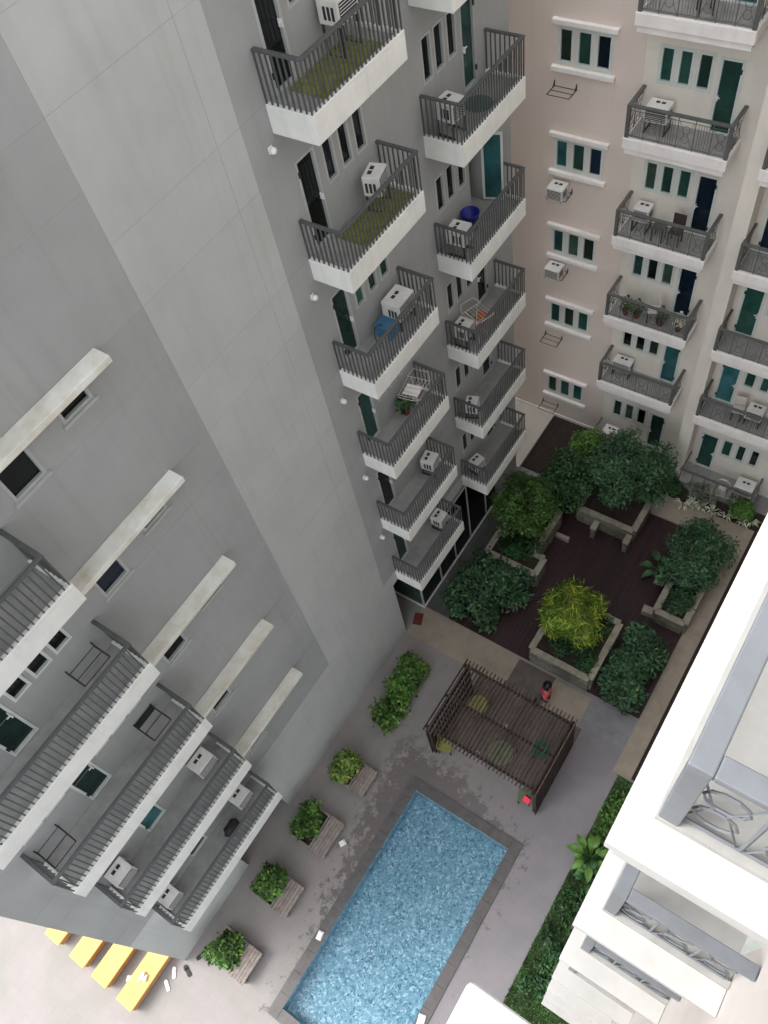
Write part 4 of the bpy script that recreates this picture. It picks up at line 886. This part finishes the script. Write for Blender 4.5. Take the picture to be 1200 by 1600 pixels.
stool('table', 'round green topped table under the middle of the pergola', 'table', (6.05, 4.1, .0), 0, 'table_g', 'iron', w=.75, d=.75, h=.68, round_=True)
stool('table', 'round olive table under the far left corner of the pergola', 'table', (7.0, 5.45, .0), 0, 'chair_y', 'iron', w=.6, d=.6, h=.66, round_=True)
stool('table', 'square dark green table under the right half of the pergola', 'table', (6.75, 3.15, .0), R(10), 'green_mat', 'iron', w=.45, d=.45, h=.66)
stool('chair', 'yellow chair at the near left corner of the pergola', 'chair', (5.45, 5.72, .0), R(20), 'chair_y', 'iron', w=.42, d=.42, h=.42, back=.35)
stool('chair', 'pale green chair at the near right corner of the pergola', 'chair', (5.35, 2.95, .0), R(200), 'table_g', 'iron', w=.38, d=.36, h=.45, back=.38)
ct = MB(); q = [(-.12, -.1, .3), (-.1, .1, .34), (.02, -.12, .38), (.05, .1, .41), (.12, -.08, .2), (.14, .1, .18)]; ct.add(q + [(a, b, c - .03) for a, b, c in q], [(0, 2, 3, 1), (2, 4, 5, 3), (6, 7, 9, 8), (8, 9, 11, 10), (0, 6, 8, 2), (2, 8, 10, 4), (1, 3, 9, 7), (3, 5, 11, 9)])
o = tag(obj('towel', ct, 'red', bevel=.008), 'red towel hung on the pale green chair at the pergola corner', 'towel'); o.location = (5.22, 2.78, .52)
for i, (x, y_, lab) in enumerate(((5.85, 4.8, 'white cup on the paving under the left of the pergola'), (6.75, 3.12, 'white cup on the square table under the pergola'), (7.0, 4.45, 'white cup near the far edge under the pergola'))):
    t = thing('cup', lab, 'cup', (x, y_, .66 if i == 1 else .002)); obj('wall', MB().lathe([(.03, 0), (.042, .1), (.036, .1), (.026, .01)], 10), 'plastic_w', t); obj('handle', MB().tube([(.04, 0, .02), (.07, 0, .03), (.07, 0, .07), (.04, 0, .08)], .008, 5), 'plastic_w', t)

# ================================================================== PERSON beside the pergola
def skin_body(name, V, E_, rad, material, parent, root_i=0, sub=2):
    m = bpy.data.meshes.new(name); m.from_pydata(V, E_, []); o = bpy.data.objects.new(name, m); COL.objects.link(o); m.materials.append(M[material]); o.parent = parent
    md = o.modifiers.new('skin', 'SKIN'); md.use_smooth_shade = True
    for i, r_ in enumerate(rad): m.skin_vertices[0].data[i].radius = (r_, r_) if not isinstance(r_, tuple) else r_
    for d_ in m.skin_vertices[0].data: d_.use_root = False
    m.skin_vertices[0].data[root_i].use_root = True
    s_ = o.modifiers.new('sub', 'SUBSURF'); s_.levels = sub; s_.render_levels = sub; return o
pe = thing('person', 'person in a red top with black hair standing at the pergola edge', 'person', (8.28, 3.78, .006), R(200)); pe.scale = (1.12, 1.12, 1.08)
V = [(0, 0, .78), (0, .0, .95), (0, 0.02, 1.12), (0, .02, 1.24), (0, .03, 1.31), (0, .05, 1.38), (0, .05, 1.46),
     (.15, .02, 1.2), (.2, -.02, .98), (.18, .12, .82), (.17, .17, .79), (-.15, .02, 1.2), (-.2, 0, .98), (-.19, .1, .82), (-.18, .15, .79),
     (.08, 0, .74), (.09, .03, .42), (.09, -.02, .07), (.1, .1, .03), (-.08, 0, .74), (-.09, .0, .42), (-.09, -.05, .07), (-.1, .07, .03)]
E_ = [(0, 1), (1, 2), (2, 3), (3, 4), (4, 5), (5, 6), (3, 7), (7, 8), (8, 9), (9, 10), (3, 11), (11, 12), (12, 13), (13, 14), (0, 15), (15, 16), (16, 17), (17, 18), (0, 19), (19, 20), (20, 21), (21, 22)]
rad = [.12, .105, .12, .09, .045, .085, .075, .05, .038, .026, .03, .05, .038, .026, .03, .085, .055, .035, .03, .085, .055, .035, .03]
skin_body('body', V, E_, rad, 'skin', pe)
skin_body('top', [(0, 0, .80), (0, 0, .95), (0, .02, 1.12), (0, .02, 1.23), (.16, .02, 1.19), (.19, 0, 1.07), (-.16, .02, 1.19), (-.19, .01, 1.07)], [(0, 1), (1, 2), (2, 3), (3, 4), (4, 5), (3, 6), (6, 7)], [.145, .125, .14, .10, .065, .06, .065, .06], 'red', pe)
skin_body('shorts', [(0, 0, .80), (.085, 0, .72), (.095, .03, .45), (-.085, 0, .72), (-.095, 0, .45)], [(0, 1), (1, 2), (0, 3), (3, 4)], [.13, .10, .075, .10, .075], 'denim', pe)
bmx = bmesh.new(); bmesh.ops.create_uvsphere(bmx, u_segments=16, v_segments=10, radius=.14)
for v in bmx.verts:
    v.co.z *= 1.05
    if v.co.y > .05 and v.co.z < .05: v.co.y = .05
    if v.co.z < -.05 and v.co.y < .02: v.co.z *= 1.8
mm_ = bpy.data.meshes.new('hair'); bmx.to_mesh(mm_); bmx.free(); hr_ = link('hair', mm_, 'hair', pe, True); hr_.location = (0, .035, 1.45)
nz_ = MB().add([(-.012, .13, 1.40), (.012, .13, 1.40), (0, .155, 1.395), (0, .128, 1.44)], [(0, 1, 2), (0, 2, 3), (1, 3, 2)]); obj('nose', nz_, 'skin', pe)
for s in (-1, 1): obj('eye', MB().lathe([(.004, -.006), (.009, 0), (.004, .006)], 8, (s * .032, .128, 1.44)), 'black', pe)
hb = thing('handbag', 'small black handbag on the path beside the person in red', 'bag', (8.12, 4.05, .006), R(30)); obj('body', MB().box(-.12, .12, -.05, .05, 0, .17), 'black', hb, bevel=.03); obj('strap', MB().tube([(.1 * math.cos(a), 0, .16 + .13 * math.sin(a)) for a in np.linspace(0, 3.14, 9)], .01, 5), 'black', hb)

# ================================================================== YELLOW BENCHES at the tower corner
yb = None
lab4 = ['nearest of four low yellow benches, with white toys on it', 'second of four low yellow benches from the pool', 'third of four low yellow benches from the pool', 'farthest of four low yellow benches, mostly behind the tower']
for i, y_ in enumerate((9.58, 10.60, 11.52, 12.58)):
    if yb is None:
        yb = thing('low_bench', lab4[0], 'bench', (-4.4, y_, 0), 0, 'yellow benches behind the tower corner')
        obj('top', MB().box(-.95, .95, -.30, .30, .34, .40), 'yellow', yb, bevel=.015); obj('apron', MB().box(-.9, .9, -.275, .275, .06, .339), 'orange', yb, bevel=.01); obj('plinth', MB().box(-.85, .85, -.22, .22, 0, .06), 'black', yb)
    else: dup(yb, (-4.4, y_, 0), 0, lab4[i])
bmx = bmesh.new()
for (x, y_, z, r_) in ((0, 0, .05, .06), (.08, .05, .06, .07), (-.07, .06, .05, .055), (.02, -.09, .045, .05), (.1, -.06, .05, .045)): bmesh.ops.create_icosphere(bmx, subdivisions=2, radius=r_, matrix=Matrix.Translation((x, y_, z)) @ Matrix.Diagonal((1.2, .8, .8, 1)))
mm_ = bpy.data.meshes.new('soft_toy'); bmx.to_mesh(mm_); bmx.free(); o = tag(link('soft_toy', mm_, 'plastic_w', smooth=True), 'white soft toy lying on the nearest yellow bench', 'toy'); o.location = (-4.55, 9.55, .4)
def slipper(label, x, y_, rz, material, L=.26):
    t = thing('slipper', label, 'slipper', (x, y_, .002), rz, 'slippers on the ground'); pr_ = [(-.5, .30), (-.35, .38), (0, .32), (.3, .42), (.45, .3), (.5, .1)]
    vs = [(L * a, L * .45 * b, 0) for a, b in pr_] + [(L * a, -L * .45 * b, 0) for a, b in pr_[::-1]]; n_ = len(vs); m = MB().add(vs + [(a, b, .03) for a, b, c in vs], [tuple(range(n_))[::-1], tuple(range(n_, 2 * n_))] + [(i, (i + 1) % n_, n_ + (i + 1) % n_, n_ + i) for i in range(n_)]); obj('sole', m, material, t)
    obj('strap', MB().tube([(L * .15, L * .17, .02), (L * .2, 0, .075), (L * .15, -L * .17, .02)], .018, 5), material, t)
slipper('dark slipper at the tower corner, nearer the pool', -3.22, 8.62, R(-20), 'black', .34); slipper('dark slipper at the tower corner, nearer the yellow benches', -3.75, 8.72, R(70), 'black', .34)
slipper('white sandal beside the nearest yellow bench, close to the tower', -4.0, 9.02, R(40), 'plastic_w', .3); slipper('white sandal beside the nearest yellow bench, farther from the tower', -4.35, 8.98, R(60), 'plastic_w', .3)
def tile(name, label, cat, loc, s, rz, material='plastic_w'):
    t = thing(name, label, cat, loc, rz); obj('sheet', MB().box(-s[0] / 2, s[0] / 2, -s[1] / 2, s[1] / 2, 0, s[2]), material, t, bevel=.01); obj('fold', MB().box(-s[0] / 2 + .01, s[0] / 2 - .03, -s[1] / 2 + .02, s[1] / 2 - .01, s[2], s[2] * 1.6), material, t, bevel=.008)
tile('folded_towel', 'folded white towel on the long pool coping, left side', 'towel', (-.95, 6.02, .038), (.24, .16, .03), R(10))
tile('folded_towel', 'white towel by the third planter bench on the wet paving', 'towel', (1.42, 6.9, .002), (.2, .16, .04), R(-30))
tile('folded_towel', 'white towel at the near right corner of the pool', 'towel', (-1.1, 2.52, .038), (.3, .2, .03), R(15))
tile('folded_paper', 'white paper between the two nearest yellow benches', 'paper', (-4.85, 10.05, .002), (.16, .14, .01), R(25))
mt_ = MB().box(-.22, .22, -.15, .15, 0, .02); o = tag(obj('door_mat', mt_, 'terracotta', bevel=.005), 'dark red mat at the recessed tower entrance', 'mat'); o.location = (8.75, 8.85, .008); o.rotation_euler = (0, 0, R(20))
